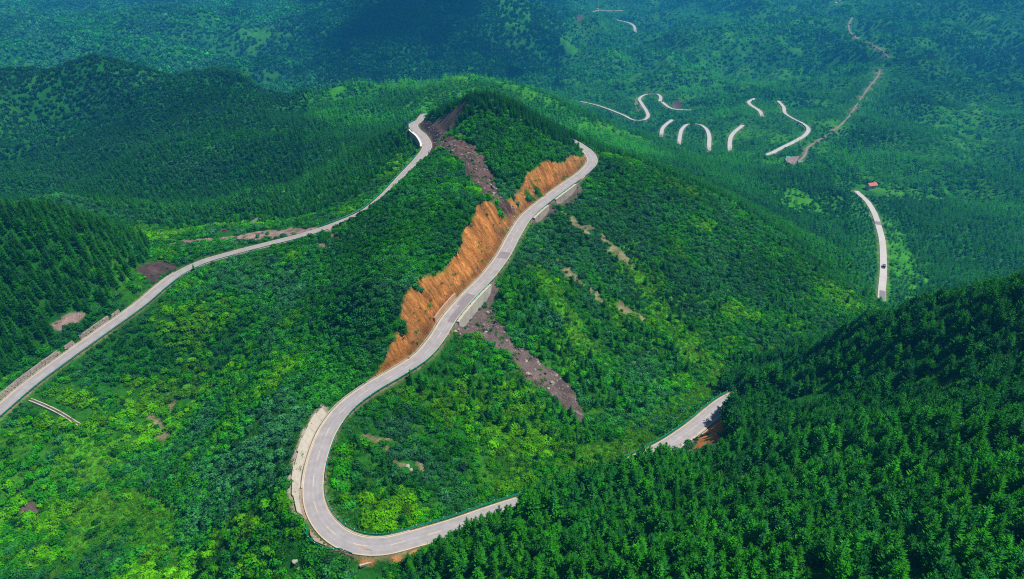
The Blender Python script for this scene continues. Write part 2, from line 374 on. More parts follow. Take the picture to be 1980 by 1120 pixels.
def plain(name, color, rough=0.7, vary=0.12, scale=3.0, metallic=0.0, bump=0.0, obj_coords=True):
    """one colour broken up by two scales of noise, with optional fine relief"""
    m, nt, N, L, b = new_mat(name)
    tc = N.new('ShaderNodeTexCoord'); geo = N.new('ShaderNodeNewGeometry')
    src = tc.outputs['Object'] if obj_coords else geo.outputs['Position']
    n1 = N.new('ShaderNodeTexNoise'); n1.inputs['Scale'].default_value = scale; n1.inputs['Detail'].default_value = 6
    n2 = N.new('ShaderNodeTexNoise'); n2.inputs['Scale'].default_value = scale * 0.13; n2.inputs['Detail'].default_value = 3
    L.new(src, n1.inputs['Vector']); L.new(src, n2.inputs['Vector'])
    ad = N.new('ShaderNodeMath'); ad.operation = 'ADD'; L.new(n1.outputs['Fac'], ad.inputs[0]); L.new(n2.outputs['Fac'], ad.inputs[1])
    mr = N.new('ShaderNodeMapRange'); mr.inputs[1].default_value = 0.6; mr.inputs[2].default_value = 1.4
    mr.inputs[3].default_value = 1 - vary; mr.inputs[4].default_value = 1 + vary; L.new(ad.outputs[0], mr.inputs[0])
    mx = N.new('ShaderNodeMix'); mx.data_type = 'RGBA'; mx.blend_type = 'MULTIPLY'; mx.inputs['Factor'].default_value = 1
    mx.inputs['A'].default_value = (*color, 1); L.new(mr.outputs[0], mx.inputs['B']); L.new(mx.outputs['Result'], b.inputs['Base Color'])
    b.inputs['Roughness'].default_value = rough; b.inputs['Metallic'].default_value = metallic
    b.inputs['Specular IOR Level'].default_value = 0.25
    if bump:
        bp = N.new('ShaderNodeBump'); bp.inputs['Strength'].default_value = bump; bp.inputs['Distance'].default_value = 0.15
        L.new(n1.outputs['Fac'], bp.inputs['Height']); L.new(bp.outputs[0], b.inputs['Normal'])
    return m

def foliage(name, cols, tip, tip_amt, transl=0.25):
    """leaf colour from the plant's own tint (x: species from blue-green to lime, y: brightness) and fresh growth at the shoot ends"""
    m, nt, N, L, b = new_mat(name)
    N.remove(b)
    out = N['Material Output']
    at = N.new('ShaderNodeAttribute'); at.attribute_type = 'INSTANCER'; at.attribute_name = 'tint'
    sep = N.new('ShaderNodeSeparateXYZ'); L.new(at.outputs['Vector'], sep.inputs[0])
    ramp = N.new('ShaderNodeValToRGB'); cr = ramp.color_ramp
    while len(cr.elements) < len(cols): cr.elements.new(0.5)
    for i, (el, c) in enumerate(zip(cr.elements, cols)):
        el.position = i / (len(cols) - 1); el.color = (*c, 1)
    L.new(sep.outputs['X'], ramp.inputs[0])
    tp = N.new('ShaderNodeAttribute'); tp.attribute_name = 'tip'
    tm = N.new('ShaderNodeMath'); tm.operation = 'MULTIPLY'; tm.inputs[1].default_value = tip_amt; L.new(tp.outputs['Fac'], tm.inputs[0])
    mx = N.new('ShaderNodeMix'); mx.data_type = 'RGBA'; L.new(tm.outputs[0], mx.inputs['Factor']); L.new(ramp.outputs[0], mx.inputs['A']); mx.inputs['B'].default_value = (*tip, 1)
    mu = N.new('ShaderNodeMix'); mu.data_type = 'RGBA'; mu.blend_type = 'MULTIPLY'; mu.inputs['Factor'].default_value = 1
    L.new(mx.outputs['Result'], mu.inputs['A']); L.new(sep.outputs['Y'], mu.inputs['B'])
    d = N.new('ShaderNodeBsdfDiffuse'); t = N.new('ShaderNodeBsdfTranslucent'); ms = N.new('ShaderNodeMixShader'); ms.inputs[0].default_value = transl
    L.new(mu.outputs['Result'], d.inputs['Color']); L.new(mu.outputs['Result'], t.inputs['Color'])
    L.new(d.outputs[0], ms.inputs[1]); L.new(t.outputs[0], ms.inputs[2]); L.new(ms.outputs[0], out.inputs['Surface'])
    return m

M = {}
M['conifer'] = foliage('conifer_needles', [(.002, .070, .044), (.004, .120, .022), (.018, .190, .006)], (.070, .40, .012), 0.85)
M['leaf'] = foliage('shrub_leaves', [(.022, .110, .086), (.006, .140, .030), (.016, .235, .004), (.115, .370, .0)], (.09, .44, .0), 0.4)
M['grass'] = foliage('grass_blades', [(.02, .18, .04), (.04, .27, .008), (.11, .36, .004), (.24, .34, .06)], (.17, .40, .03), 0.5)
M['bark'] = plain('bark', (.085, .058, .042), .9, .3, 6)
M['asphalt'] = plain('road_surface', (.33, .31, .335), .75, .10, 1.2, bump=.05, obj_coords=False)
def worn_road():
    m, nt, N, L, b = new_mat('worn_road'); geo = N.new('ShaderNodeNewGeometry'); at = N.new('ShaderNodeAttribute'); at.attribute_name = 'across'
    n1 = N.new('ShaderNodeTexNoise'); n1.inputs['Scale'].default_value = .35; n1.inputs['Detail'].default_value = 8; n1.inputs['Roughness'].default_value = .65; L.new(geo.outputs['Position'], n1.inputs['Vector'])
    n2 = N.new('ShaderNodeTexNoise'); n2.inputs['Scale'].default_value = .05; n2.inputs['Detail'].default_value = 4; L.new(geo.outputs['Position'], n2.inputs['Vector'])
    rp = N.new('ShaderNodeValToRGB'); cr = rp.color_ramp; cr.interpolation = 'B_SPLINE'
    stops = [(0, (.36, .29, .23)), (.06, (.36, .33, .33)), (.20, (.30, .285, .305)), (.30, (.37, .35, .375)), (.38, (.30, .285, .305)), (.50, (.38, .36, .385)), (.62, (.30, .285, .305)), (.70, (.37, .35, .375)), (.80, (.30, .285, .305)), (.94, (.36, .33, .33)), (1, (.36, .29, .23))]
    while len(cr.elements) < len(stops): cr.elements.new(.5)
    for el, (p, c) in zip(cr.elements, stops): el.position = p; el.color = (*c, 1)
    wob = N.new('ShaderNodeMath'); wob.operation = 'MULTIPLY_ADD'; wob.inputs[1].default_value = .10; L.new(n2.outputs['Fac'], wob.inputs[0]); L.new(at.outputs['Fac'], wob.inputs[2])
    sb = N.new('ShaderNodeMath'); sb.operation = 'SUBTRACT'; sb.inputs[1].default_value = .05; L.new(wob.outputs[0], sb.inputs[0]); L.new(sb.outputs[0], rp.inputs[0])
    mr = N.new('ShaderNodeMapRange'); mr.inputs[1].default_value = .3; mr.inputs[2].default_value = .7; mr.inputs[3].default_value = .84; mr.inputs[4].default_value = 1.14; L.new(n1.outputs['Fac'], mr.inputs[0])
    mx = N.new('ShaderNodeMix'); mx.data_type = 'RGBA'; mx.blend_type = 'MULTIPLY'; mx.inputs['Factor'].default_value = 1; L.new(rp.outputs[0], mx.inputs['A']); L.new(mr.outputs[0], mx.inputs['B']); L.new(mx.outputs['Result'], b.inputs['Base Color'])
    b.inputs['Roughness'].default_value = .8; b.inputs['Specular IOR Level'].default_value = .2
    return m
M['worn'] = worn_road()
M['patch'] = plain('road_patch', (.235, .21, .235), .8, .15, 1.5, obj_coords=False)
M['concrete_road'] = plain('valley_road_surface', (.52, .49, .48), .8, .12, .5, obj_coords=False)
M['dirt_track'] = plain('dirt_track', (.25, .20, .19), .95, .3, .6, obj_coords=False)
M['concrete'] = plain('concrete', (.46, .43, .385), .85, .28, 1.3, bump=.3)
M['concrete_pale'] = plain('pale_concrete', (.47, .43, .37), .85, .2, 1.0, bump=.2)
M['masonry'] = plain('stone', (.36, .315, .27), .9, .35, 2.2, bump=.5)
M['masonry_dark'] = plain('weathered_stone', (.30, .25, .235), .9, .4, 2.2, bump=.5)
M['tan_wall'] = plain('tan_render', (.46, .29, .19), .9, .2, 1.5, bump=.3)
M['gutter_dark'] = plain('dark_gutter', (.10, .085, .075), .9, .3, 2)  # dark brown-grey for gutter channels, drain bed and some rubble
M['edge_line'] = plain('edge_paint', (.66, .55, .36), .6, .15, 2, obj_coords=False)
M['dash_line'] = plain('lane_paint', (.60, .49, .33), .6, .25, 4, obj_coords=False)
M['rail_green'] = plain('rail_paint', (.0, .27, .17), .4, .15, 1.2)
M['rail_white'] = plain('rail_reflector', (.72, .74, .72), .5, .1, 3)
M['shoulder'] = plain('gravel_shoulder', (.40, .30, .23), .95, .3, 1.2)
M['rock'] = plain('scree_stone', (.20, .155, .165), .95, .4, 1.5)
M['rock_pale'] = plain('pale_stone', (.38, .36, .33), .9, .2, 2)
M['red'] = plain('red_paint', (.70, .03, .06), .5, .15, 2)
M['blue'] = plain('blue_sign', (.04, .05, .42), .5, .1, 2)
M['white'] = plain('white_paint', (.78, .78, .78), .5, .08, 2)
M['truck_blue'] = plain('truck_bed_paint', (.16, .22, .36), .5, .15, 2)
M['truck_dark'] = plain('truck_dark', (.025, .02, .035), .4, .2, 2)
M['roof_red'] = plain('tile_roof', (.62, .17, .11), .8, .2, 1.5)
M['cream'] = plain('cream_wall', (.62, .56, .48), .85, .1, 1)
M['glass'] = plain('dark_glass', (.02, .025, .03), .15, .1, 1)
M['steel'] = plain('galvanised_steel', (.62, .64, .66), .45, .08, 2)
M['yellow'] = plain('yellow_paint', (.65, .42, .03), .5, .1, 2)

# ground: soil and turf colours come as a mesh attribute, grain and relief are added here
def terrain_material():
    m, nt, N, L, b = new_mat('ground')
    at = N.new('ShaderNodeAttribute'); at.attribute_name = 'soil'
    geo = N.new('ShaderNodeNewGeometry')
    n1 = N.new('ShaderNodeTexNoise'); n1.inputs['Scale'].default_value = 1.6; n1.inputs['Detail'].default_value = 7; n1.inputs['Roughness'].default_value = .65
    n2 = N.new('ShaderNodeTexNoise'); n2.inputs['Scale'].default_value = .11; n2.inputs['Detail'].default_value = 5
    L.new(geo.outputs['Position'], n1.inputs['Vector']); L.new(geo.outputs['Position'], n2.inputs['Vector'])
    mr = N.new('ShaderNodeMapRange'); mr.inputs[1].default_value = .3; mr.inputs[2].default_value = .7; mr.inputs[3].default_value = .62; mr.inputs[4].default_value = 1.35
    L.new(n1.outputs['Fac'], mr.inputs[0])
    mr2 = N.new('ShaderNodeMapRange'); mr2.inputs[1].default_value = .35; mr2.inputs[2].default_value = .65; mr2.inputs[3].default_value = .8; mr2.inputs[4].default_value = 1.2
    L.new(n2.outputs['Fac'], mr2.inputs[0])
    mul = N.new('ShaderNodeMath'); mul.operation = 'MULTIPLY'; L.new(mr.outputs[0], mul.inputs[0]); L.new(mr2.outputs[0], mul.inputs[1])
    mx = N.new('ShaderNodeMix'); mx.data_type = 'RGBA'; mx.blend_type = 'MULTIPLY'; mx.inputs['Factor'].default_value = 1
    L.new(at.outputs['Color'], mx.inputs['A']); L.new(mul.outputs[0], mx.inputs['B']); L.new(mx.outputs['Result'], b.inputs['Base Color'])
    # raw cut faces: rills that run down the bank
    bk = N.new('ShaderNodeAttribute'); bk.attribute_name = 'bank'
    sx = N.new('ShaderNodeSeparateXYZ'); L.new(bk.outputs['Vector'], sx.inputs[0])
    cx = N.new('ShaderNodeCombineXYZ')
    for i_, k_ in ((0, .8), (1, .2)):
        mm = N.new('ShaderNodeMath'); mm.operation = 'MULTIPLY'; mm.inputs[1].default_value = k_; L.new(sx.outputs[i_], mm.inputs[0]); L.new(mm.outputs[0], cx.inputs[i_])
    n3 = N.new('ShaderNodeTexNoise'); n3.inputs['Scale'].default_value = .8; n3.inputs['Detail'].default_value = 6; n3.inputs['Roughness'].default_value = .7; n3.inputs['Distortion'].default_value = .9
    L.new(cx.outputs[0], n3.inputs['Vector'])
    r3 = N.new('ShaderNodeMapRange'); r3.inputs[1].default_value = .38; r3.inputs[2].default_value = .62; r3.inputs[3].default_value = .50; r3.inputs[4].default_value = 1.2; L.new(n3.outputs['Fac'], r3.inputs[0])
    m3 = N.new('ShaderNodeMix'); m3.data_type = 'RGBA'; m3.blend_type = 'MULTIPLY'; L.new(sx.outputs[2], m3.inputs['Factor']); L.new(mx.outputs['Result'], m3.inputs['A']); L.new(r3.outputs[0], m3.inputs['B'])
    L.new(m3.outputs['Result'], b.inputs['Base Color'])
    hs_ = N.new('ShaderNodeMath'); hs_.operation = 'MULTIPLY_ADD'; m4 = N.new('ShaderNodeMath'); m4.operation = 'MULTIPLY'; L.new(sx.outputs[2], m4.inputs[0]); m4.inputs[1].default_value = 3.0
    L.new(n3.outputs['Fac'], hs_.inputs[0]); L.new(m4.outputs[0], hs_.inputs[1]); L.new(n1.outputs['Fac'], hs_.inputs[2])
    bp = N.new('ShaderNodeBump'); bp.inputs['Strength'].default_value = .8; bp.inputs['Distance'].default_value = .5
    L.new(hs_.outputs[0], bp.inputs['Height']); L.new(bp.outputs[0], b.inputs['Normal'])
    b.inputs['Roughness'].default_value = .95; b.inputs['Specular IOR Level'].default_value = .1
    return m
M['ground'] = terrain_material()

# ------------------------------------------------------------------ object helpers
COL = SC.collection
def tag(o, label=None, cat=None, group=None, kind=None):
    if label: o['label'] = label
    if cat: o['category'] = cat
    if group: o['group'] = group
    if kind: o['kind'] = kind
    return o
def mesh_from(name, V, F, mat=None, smooth=False):
    me = bpy.data.meshes.new(name)
    me.from_pydata([tuple(map(float, v)) for v in V], [], [tuple(map(int, f)) for f in F])
    if smooth: me.polygons.foreach_set('use_smooth', np.ones(len(me.polygons), bool))
    if mat: me.materials.append(M[mat])
    me.update()
    return me
def add(name, me, parent=None, loc=None, rot=None):
    o = bpy.data.objects.new(name, me); COL.objects.link(o)
    if parent is not None: o.parent = parent
    if loc is not None: o.location = loc
    if rot is not None: o.rotation_euler = rot
    return o
def empty(name, loc=(0, 0, 0), rz=0.0):
    o = bpy.data.objects.new(name, None); COL.objects.link(o); o.location = loc; o.rotation_euler = (0, 0, rz)
    o.empty_display_size = .5
    return o
class MB:
    """collects boxes, prisms and strips for ONE mesh object"""
    def __init__(self): self.V = []; self.F = []
    def box(self, x0, x1, y0, y1, z0, z1, taper=0.0):
        b = len(self.V); t = taper
        self.V += [(x0, y0, z0), (x1, y0, z0), (x1, y1, z0), (x0, y1, z0), (x0 + t, y0 + t, z1), (x1 - t, y0 + t, z1), (x1 - t, y1 - t, z1), (x0 + t, y1 - t, z1)]
        self.F += [(b + 3, b + 2, b + 1, b), (b + 4, b + 5, b + 6, b + 7), (b, b + 1, b + 5, b + 4), (b + 1, b + 2, b + 6, b + 5), (b + 2, b + 3, b + 7, b + 6), (b + 3, b, b + 4, b + 7)]
        return self
    def hexa(self, pts):
        b = len(self.V); self.V += [tuple(p) for p in pts]
        self.F += [(b + 3, b + 2, b + 1, b), (b + 4, b + 5, b + 6, b + 7), (b, b + 1, b + 5, b + 4), (b + 1, b + 2, b + 6, b + 5), (b + 2, b + 3, b + 7, b + 6), (b + 3, b, b + 4, b + 7)]
        return self
    def cyl(self, c, r, h, n=10, r2=None, axis=2):
        b = len(self.V); r2 = r if r2 is None else r2
        for k, (rr, hh) in enumerate(((r, 0), (r2, h))):
            for i in range(n):
                a = 2 * math.pi * i / n; p = [rr * math.cos(a), rr * math.sin(a), hh]
                if axis == 0: p = [p[2], p[0], p[1]]
                if axis == 1: p = [p[0], p[2], p[1]]
                self.V.append((c[0] + p[0], c[1] + p[1], c[2] + p[2]))
        for i in range(n): self.F.append((b + i, b + (i + 1) % n, b + n + (i + 1) % n, b + n + i))
        self.F.append(tuple(b + n - 1 - i for i in range(n))); self.F.append(tuple(b + n + i for i in range(n)))
        return self
    def sweep(self, P, S, prof, closed=True):
        """profile (offset to the right, up) carried along samples P with side vectors S"""
        b = len(self.V); m = len(prof)
        for p, s in zip(P, S):
            for o, u in prof: self.V.append((p[0] + s[0] * o, p[1] + s[1] * o, p[2] + u))
        for i in range(len(P) - 1):
            for j in range(m if closed else m - 1):
                a = b + i * m + j; c = b + i * m + (j + 1) % m
                self.F.append((a, c, c + m, a + m))
        if closed:
            self.F.append(tuple(b + m - 1 - j for j in range(m))); e_ = b + (len(P) - 1) * m
            self.F.append(tuple(e_ + j for j in range(m)))
        return self
    def build(self, name, mat, parent=None, smooth=False, loc=None, rot=None):
        return add(name, mesh_from(name, self.V, self.F, mat, smooth), parent, loc, rot)

# ------------------------------------------------------------------ bare ground and turf, as photo outlines laid on the ground
BARE = [  # colour key, depth range, outline
 ('brown', 305, 470, [(812,228),(830,236),(862,262),(905,275),(935,300),(952,350),(975,388),(1002,405),(985,430),(955,395),(915,350),(882,300),(850,290),(832,306),(820,285),(833,268),(826,250)]),
 ('scree', 235, 300, [(878,642),(905,622),(938,584),(960,610),(992,658),(1036,690),(1086,729),(1126,782),(1152,822),(1132,815),(1078,772),(1018,736),(985,700),(955,657),(915,652),(888,656)]),
 ('pale', 270, 400, [(1085,400),(1130,430),(1165,452),(1235,525),(1205,508),(1150,465),(1095,425)]),
 ('pale', 270, 330, [(1150,560),(1250,612),(1245,626),(1145,574)]),
 ('pale', 255, 330, [(1040,470),(1090,520),(1150,560),(1140,565),(1080,528)]),
 ('pale', 190, 235, [(690,815),(722,832),(770,860),(800,880),(835,932),(805,918),(745,882),(700,848)]),
 ('pale', 225, 300, [(280,805),(300,800),(338,855),(325,868),(305,855)]),
 ('pale', 225, 310, [(318,745),(338,750),(343,800),(325,790)]),
 ('scree', 200, 260, [(35,985),(60,970),(85,985),(75,1000),(40,998)]),
 ('pale', 300, 350, [(400,668),(432,675),(425,720),(398,715)]),
 ('pale', 300, 345, [(640,440),(662,462),(660,482),(615,482),(600,470)]),
 ('pink', 330, 420, [(318,473),(360,464),(440,457),(520,446),(585,441),(625,437),(590,450),(535,460),(500,466),(440,466),(380,471),(330,477)]),
 ('dark', 290, 350, [(262,518),(318,503),(345,512),(330,528),(298,552),(275,535)]),
 ('pink', 270, 310, [(95,632),(130,605),(180,600),(150,622),(120,640)]),
 ('orange', 160, 200, [(690,1072),(740,1076),(800,1066),(830,1052),(802,1075),(745,1083),(700,1084)]),
 ('orange', 200, 270, [(1322,862),(1350,832),(1392,790),(1405,800),(1407,835),(1392,852),(1355,872)]),
 ('brown', 1000, 1400, [(1300,200),(1315,196),(1322,205),(1315,211),(1303,208)]),
 ('pale', 1000, 1400, [(1226,190),(1236,186),(1246,210),(1228,214)]),
 ('brown', 1900, 2600, [(1118,30),(1132,28),(1124,44),(1114,42)]),
 ('grey', 420, 620, [(478,440),(500,420),(512,424),(492,442)]),
]
TURF = [
 (180, 280, [(95,860),(150,830),(215,870),(235,930),(190,945),(110,935)]),
 (180, 280, [(100,1000),(200,960),(300,940),(350,1000),(300,1060),(120,1085)]),
 (180, 260, [(310,1000),(350,990),(345,1090),(320,1110)]),
 (195, 340, [(1000,950),(1100,892),(1200,838),(1300,778),(1400,712),(1500,672),(1570,662),(1490,700),(1395,748),(1335,792),(1255,862),(1150,908),(1040,946)]),
 (600, 900, [(700,175),(800,150),(930,140),(1000,158),(1060,185),(1130,230),(1080,215),(1000,180),(930,155),(800,170)]),
 (240, 330, [(1020,500),(1050,520),(1120,620),(1180,700),(1150,700),(1080,620)]),
 (250, 360, [(1170,470),(1210,500),(1300,600),(1370,690),(1330,690),(1250,600)]),
 (500, 700, [(1700,410),(1712,400),(1740,470),(1770,520),(1790,580),(1765,580),(1740,520),(1715,470)]),
 (480, 700, [(1712,520),(1722,520),(1722,610),(1712,610)]),
 (500, 800, [(1495,370),(1540,360),(1580,400),(1560,420),(1510,400)]),
 (800, 1000, [(510,172),(540,180),(578,190),(575,203),(535,200)]),
 (620, 900, [(640,165),(665,168),(655,190),(635,182)]),
 (500, 800, [(810,205),(835,185),(850,200),(825,222)]),
 (550, 800, [(1080,150),(1110,180),(1060,190),(1010,165)]),
 (600, 900, [(1190,230),(1250,270),(1240,285),(1150,262),(1090,235)]),
 (1300, 2000, [(1170,115),(1205,115),(1215,130),(1180,132)]),
 (900, 1400, [(1790,215),(1980,205),(1980,215),(1800,240)]),
 (800, 1200, [(1830,230),(1900,250),(1860,330),(1820,290)]),
 (600, 900, [(1620,325),(1760,370),(1900,380),(1880,395),(1700,375)]),
 (1200, 2000, [(1440,160),(1560,120),(1580,135),(1450,175)]),
 (1200, 2200, [(480,60),(560,50),(570,75),(450,110),(430,100)]),
 (1200, 2200, [(110,105),(140,95),(130,120),(95,128)]),
 (1500, 2400, [(1080,60),(1110,70),(1120,110),(1090,110)]),
]
SOIL = {'brown': (.105, .062, .058), 'scree': (.118, .088, .086), 'pale': (.185, .175, .095), 'pink': (.27, .19, .175), 'dark': (.075, .045, .05), 'orange': (.42, .17, .055), 'grey': (.20, .20, .19)}
PXG, PYG, ZCG = project(np.stack([XX, YY, ZZ], -1))
# ragged outlines: shift the lookup by a little world noise
JX = fbm(XX, YY, 9, 4, 41) * 13 * np.minimum(330 / np.maximum(ZCG, 100), 1.6); JY = fbm(XX, YY, 9, 4, 53) * 10 * np.minimum(330 / np.maximum(ZCG, 100), 1.6)
soil = np.empty(XX.shape + (3,))
g1 = fbm(XX, YY, 30, 4, 61)[..., None]; g2 = fbm(XX, YY, 140, 3, 67)[..., None]
soil[:] = np.array((.010, .105, .010)); soil += np.clip(g1, 0, 1) * np.array((.05, .13, .0)) + np.clip(g2, 0, 1) * np.array((.012, .04, .004))
BAREM = np.zeros(XX.shape); TURFM = np.zeros(XX.shape)
for z0, z1, poly in TURF:
    m = in_poly(PXG + JX * 1.5, PYG + JY * 1.5, poly) & (ZCG > z0) & (ZCG < z1)
    TURFM[m] = 1
def soften(F, n):
    for _ in range(n):
        F = (np.roll(F, 1, 0) + np.roll(F, -1, 0) + np.roll(F, 1, 1) + np.roll(F, -1, 1) + F) / 5
    return F
TURFM = sstep(.2, .8, soften(TURFM, 8) + .9 * fbm(XX, YY, 9, 4, 69) * (soften(TURFM, 14) > .02))
# natural openings among the far woods and scrub
op = sstep(.12, .62, fbm(XX, YY, 80, 5, 71, .6)) * sstep(450, 800, ZCG) * np.where((PXG < 620) & (ZCG < 1000), .2, 1)
TURFM = np.maximum(TURFM, op * .9)
# old terraces along the contours of the sunny far slope
ter = in_poly(PXG, PYG, [(1150,175),(1240,120),(1400,55),(1600,30),(1640,110),(1560,160),(1400,195),(1250,180)]) & (ZCG > 1050)
tz = np.abs(((ZZ + 6 * fbm(XX, YY, 60, 3, 115)) / 11.0) % 1.0 - .5)
TURFM = np.maximum(TURFM, ter * sstep(.22, .10, tz) * sstep(-.35, .1, fbm(XX, YY, 45, 3, 117)) * .9)
tcol = np.array((.055, .290, .006)) + np.clip(fbm(XX, YY, 12, 3, 73), -1, 1)[..., None] * np.array((.03, .05, .006))
tcol = tcol * (1 - .3 * sstep(400, 900, ZCG))[..., None]
soil = soil * (1 - TURFM[..., None]) + tcol * TURFM[..., None]
for key, z0, z1, poly in BARE:
    jk = .2 if key == 'pink' else 1
    m = in_poly(PXG + JX * jk, PYG + JY * jk, poly) & (ZCG > z0) & (ZCG < z1)
    if key == 'pale': m[m] = fbm(XX[m], YY[m], 4.5, 3, 87) > -.02
    v = (1 + .35 * fbm(XX[m], YY[m], 5, 3, 83) + .4 * fbm(XX[m], YY[m], 2.2, 2, 84))[:, None]
    soil[m] = np.array(SOIL[key]) * v; BAREM[m] = 1
# the cut banks
s_str = vnoise(RS * .55 + 40, RD * .05, 91) * .6 + vnoise(RS * 1.7, RD * .12, 93) * .4
s_fine = vnoise(RS * 1.25 + RD * .1, RD * .07, 107)
orange = np.array((.46, .185, .045)) * (0.45 + .6 * s_str[..., None] + .5 * s_fine[..., None]) * (1 - .45 * sstep(3.0, .6, e))[..., None] + np.clip(fbm(XX, YY, 14, 3, 95), 0, 1)[..., None] * np.array((-.05, .03, .03))
bank_brown = np.array((.125, .085, .075)) * (0.6 + .8 * s_str[..., None])
bank = np.where((RID == 0)[..., None], orange, bank_brown)
cm = (CUTM * np.where(RID <= 2, 1, .5) * np.where((RID == 0), 1, np.where(PYG < 312, 1, .6 * sstep(.15, .5, fbm(XX, YY, 12, 3, 97)))))[..., None]
creep = sstep(.36, .55, fbm(XX, YY, 8, 4, 113) + .25 * sstep(10, 17, RD))[..., None]      # plants creeping back over the bank
cm = np.where((RID == 0)[..., None], cm * (1 - creep), cm)
lower_edge = ((RID == 0) & (((PYG > 880) & (PXG < 1200)) | ((PXG > 1408) & (PYG > 500))))[..., None]      # no raw bank beside the lower road
cm = np.where(lower_edge, cm * .15, cm)
soil = soil * (1 - cm) + bank * cm
BAREM = np.maximum(BAREM, cm[..., 0])
soil[FACED] = np.array((.30, .27, .22)); BAREM[FACED] = 1
_a, _b = [at_height(x, y, h)[:2] for x, y, h in ((56, 773, -166.0), (157, 828, -178.0))]
_t = np.clip(((XX - _a[0]) * (_b - _a)[0] + (YY - _a[1]) * (_b - _a)[1]) / ((_b - _a) ** 2).sum(), 0, 1)
DRAIN = np.hypot(XX - _a[0] - _t * (_b - _a)[0], YY - _a[1] - _t * (_b - _a)[1]) < 2.6
wz = (WALLZ & (RD < 9) & (RD > 3))[..., None]; soil = np.where(wz, np.array(SOIL['scree']) * (1 + .3 * fbm(XX, YY, 4, 3, 88))[..., None], soil); BAREM[wz[..., 0] & (RD < 7)] = 1
for key, z0, z1, poly in BARE[:1]:
    m = in_poly(PXG + JX, PYG + JY, poly) & (ZCG > z0) & (ZCG < z1)
    soil[m] = np.array(SOIL[key]) * (1 + .4 * fbm(XX[m], YY[m], 4, 3, 85))[:, None]
# verge next to the roads
vg = (1 - sstep(.1, 1.5, RD - hw)) * (RID >= 0)
vg = vg * (.55 + .45 * fbm(XX, YY, 6, 2, 99))
soil = soil * (1 - vg[..., None]) + np.array((.30, .20, .145)) * vg[..., None]
soil = np.clip(soil, .004, .8)
# rills on the cuts, lumps in the scree and rock steps in the scar
rill = (vnoise(RS * .9 + RD * .08, RD * .03 + 7, 101) - .5) * 2.6 + (vnoise(RS * 2.1 + RD * .1, RD * .06, 103) - .5) * 1.3
ZZ = ZZ + np.where(RID == 0, CUTM * rill * sstep(0.5, 4, e), 0)
scarz = in_poly(PXG, PYG, BARE[0][3]) & (ZCG > 305) & (ZCG < 470)
ZZ = ZZ + scarz * sstep(2, 6, e) * (1 - 2 * np.abs(fbm(XX, YY, 9, 3, 109))) * 1.6
ZZ = ZZ + BAREM * (1 - CUTM) * (~FACED) * (~WALLZ) * sstep(2, 6, e) * (fbm(XX, YY, 5, 3, 105) * .9)

def terrain_object():
    ny, nx = XX.shape
    me = bpy.data.meshes.new('terrain')
    v = np.stack([XX, YY, ZZ], -1).reshape(-1, 3).astype(np.float32)
    idx = np.arange(nx * ny).reshape(ny, nx)
    f = np.stack([idx[:-1, :-1], idx[:-1, 1:], idx[1:, 1:], idx[1:, :-1]], -1).reshape(-1, 4).astype(np.int32)
    me.vertices.add(len(v)); me.vertices.foreach_set('co', v.ravel())
    me.loops.add(f.size); me.loops.foreach_set('vertex_index', f.ravel())
    me.polygons.add(len(f)); me.polygons.foreach_set('loop_start', np.arange(0, f.size, 4, dtype=np.int32)); me.polygons.foreach_set('loop_total', np.full(len(f), 4, np.int32))
    me.polygons.foreach_set('use_smooth', np.ones(len(f), bool))
    me.update()
    col = np.ones((ny, nx, 4), np.float32); col[..., :3] = soil
    a = me.color_attributes.new('soil', 'FLOAT_COLOR', 'POINT'); a.data.foreach_set('color', col.ravel())
    bk = np.stack([RS, RD, CUTM * (RID == 0) * sstep(.2, 1.5, e)], -1).astype(np.float32); a = me.attributes.new('bank', 'FLOAT_VECTOR', 'POINT'); a.data.foreach_set('vector', bk.ravel())
    me.materials.append(M['ground'])
    return tag(add('terrain', me), kind='structure', label='green mountain ridges and valleys with bare orange and brown banks')
terrain_object()

# ------------------------------------------------------------------ roads
def ribbon(name, P, w, mat, parent=None, lift=0.0, thick=.35, kind=None, label=None):
    S = side_of(P)
    Q = P.copy(); Q[:, 2] += lift
    o = MB().sweep(Q, S, [(-w / 2, 0), (w / 2, 0), (w / 2, -thick), (-w / 2, -thick)]).build(name, mat, parent)
    if kind: tag(o, label, kind=kind)
    return o
RA, RB, RR = near_roads['A'], near_roads['B'], near_roads['ring']
full = np.vstack([RA, RR[1:-1], RB[::-1]])
full[:, 2] = np.convolve(np.concatenate([np.full(6, full[0, 2]), full[:, 2], np.full(6, full[-1, 2])]), np.ones(13) / 13, 'valid')
prof_ = [(-3.0 + 6.0 * i / 12, .03 * (1 - abs(i - 6) / 6)) for i in range(13)]
_sw = MB().sweep(full, side_of(full), prof_ + [(3.0, -.35), (-3.0, -.35)])
road = _sw.build('mountain_road', 'worn'); tag(road, 'pale grey asphalt mountain road winding round the summit', kind='structure')
_ac = road.data.attributes.new('across', 'FLOAT', 'POINT'); _ac.data.foreach_set('value', np.tile(np.array([i / 12 for i in range(13)] + [1, 0], np.float32), len(full)))
SF = side_of(full)
s_full = np.concatenate([[0], np.cumsum(np.linalg.norm(np.diff(full[:, :2], axis=0), axis=1))])
def at_px(px, py, P=None):
    P = full if P is None else P
    u, v, zc = project(P)
    d = (u - px) ** 2 + (v - py) ** 2
    return int(np.argmin(d + (zc < 0) * 1e9))
nA, nR = len(RA), len(RR) - 2
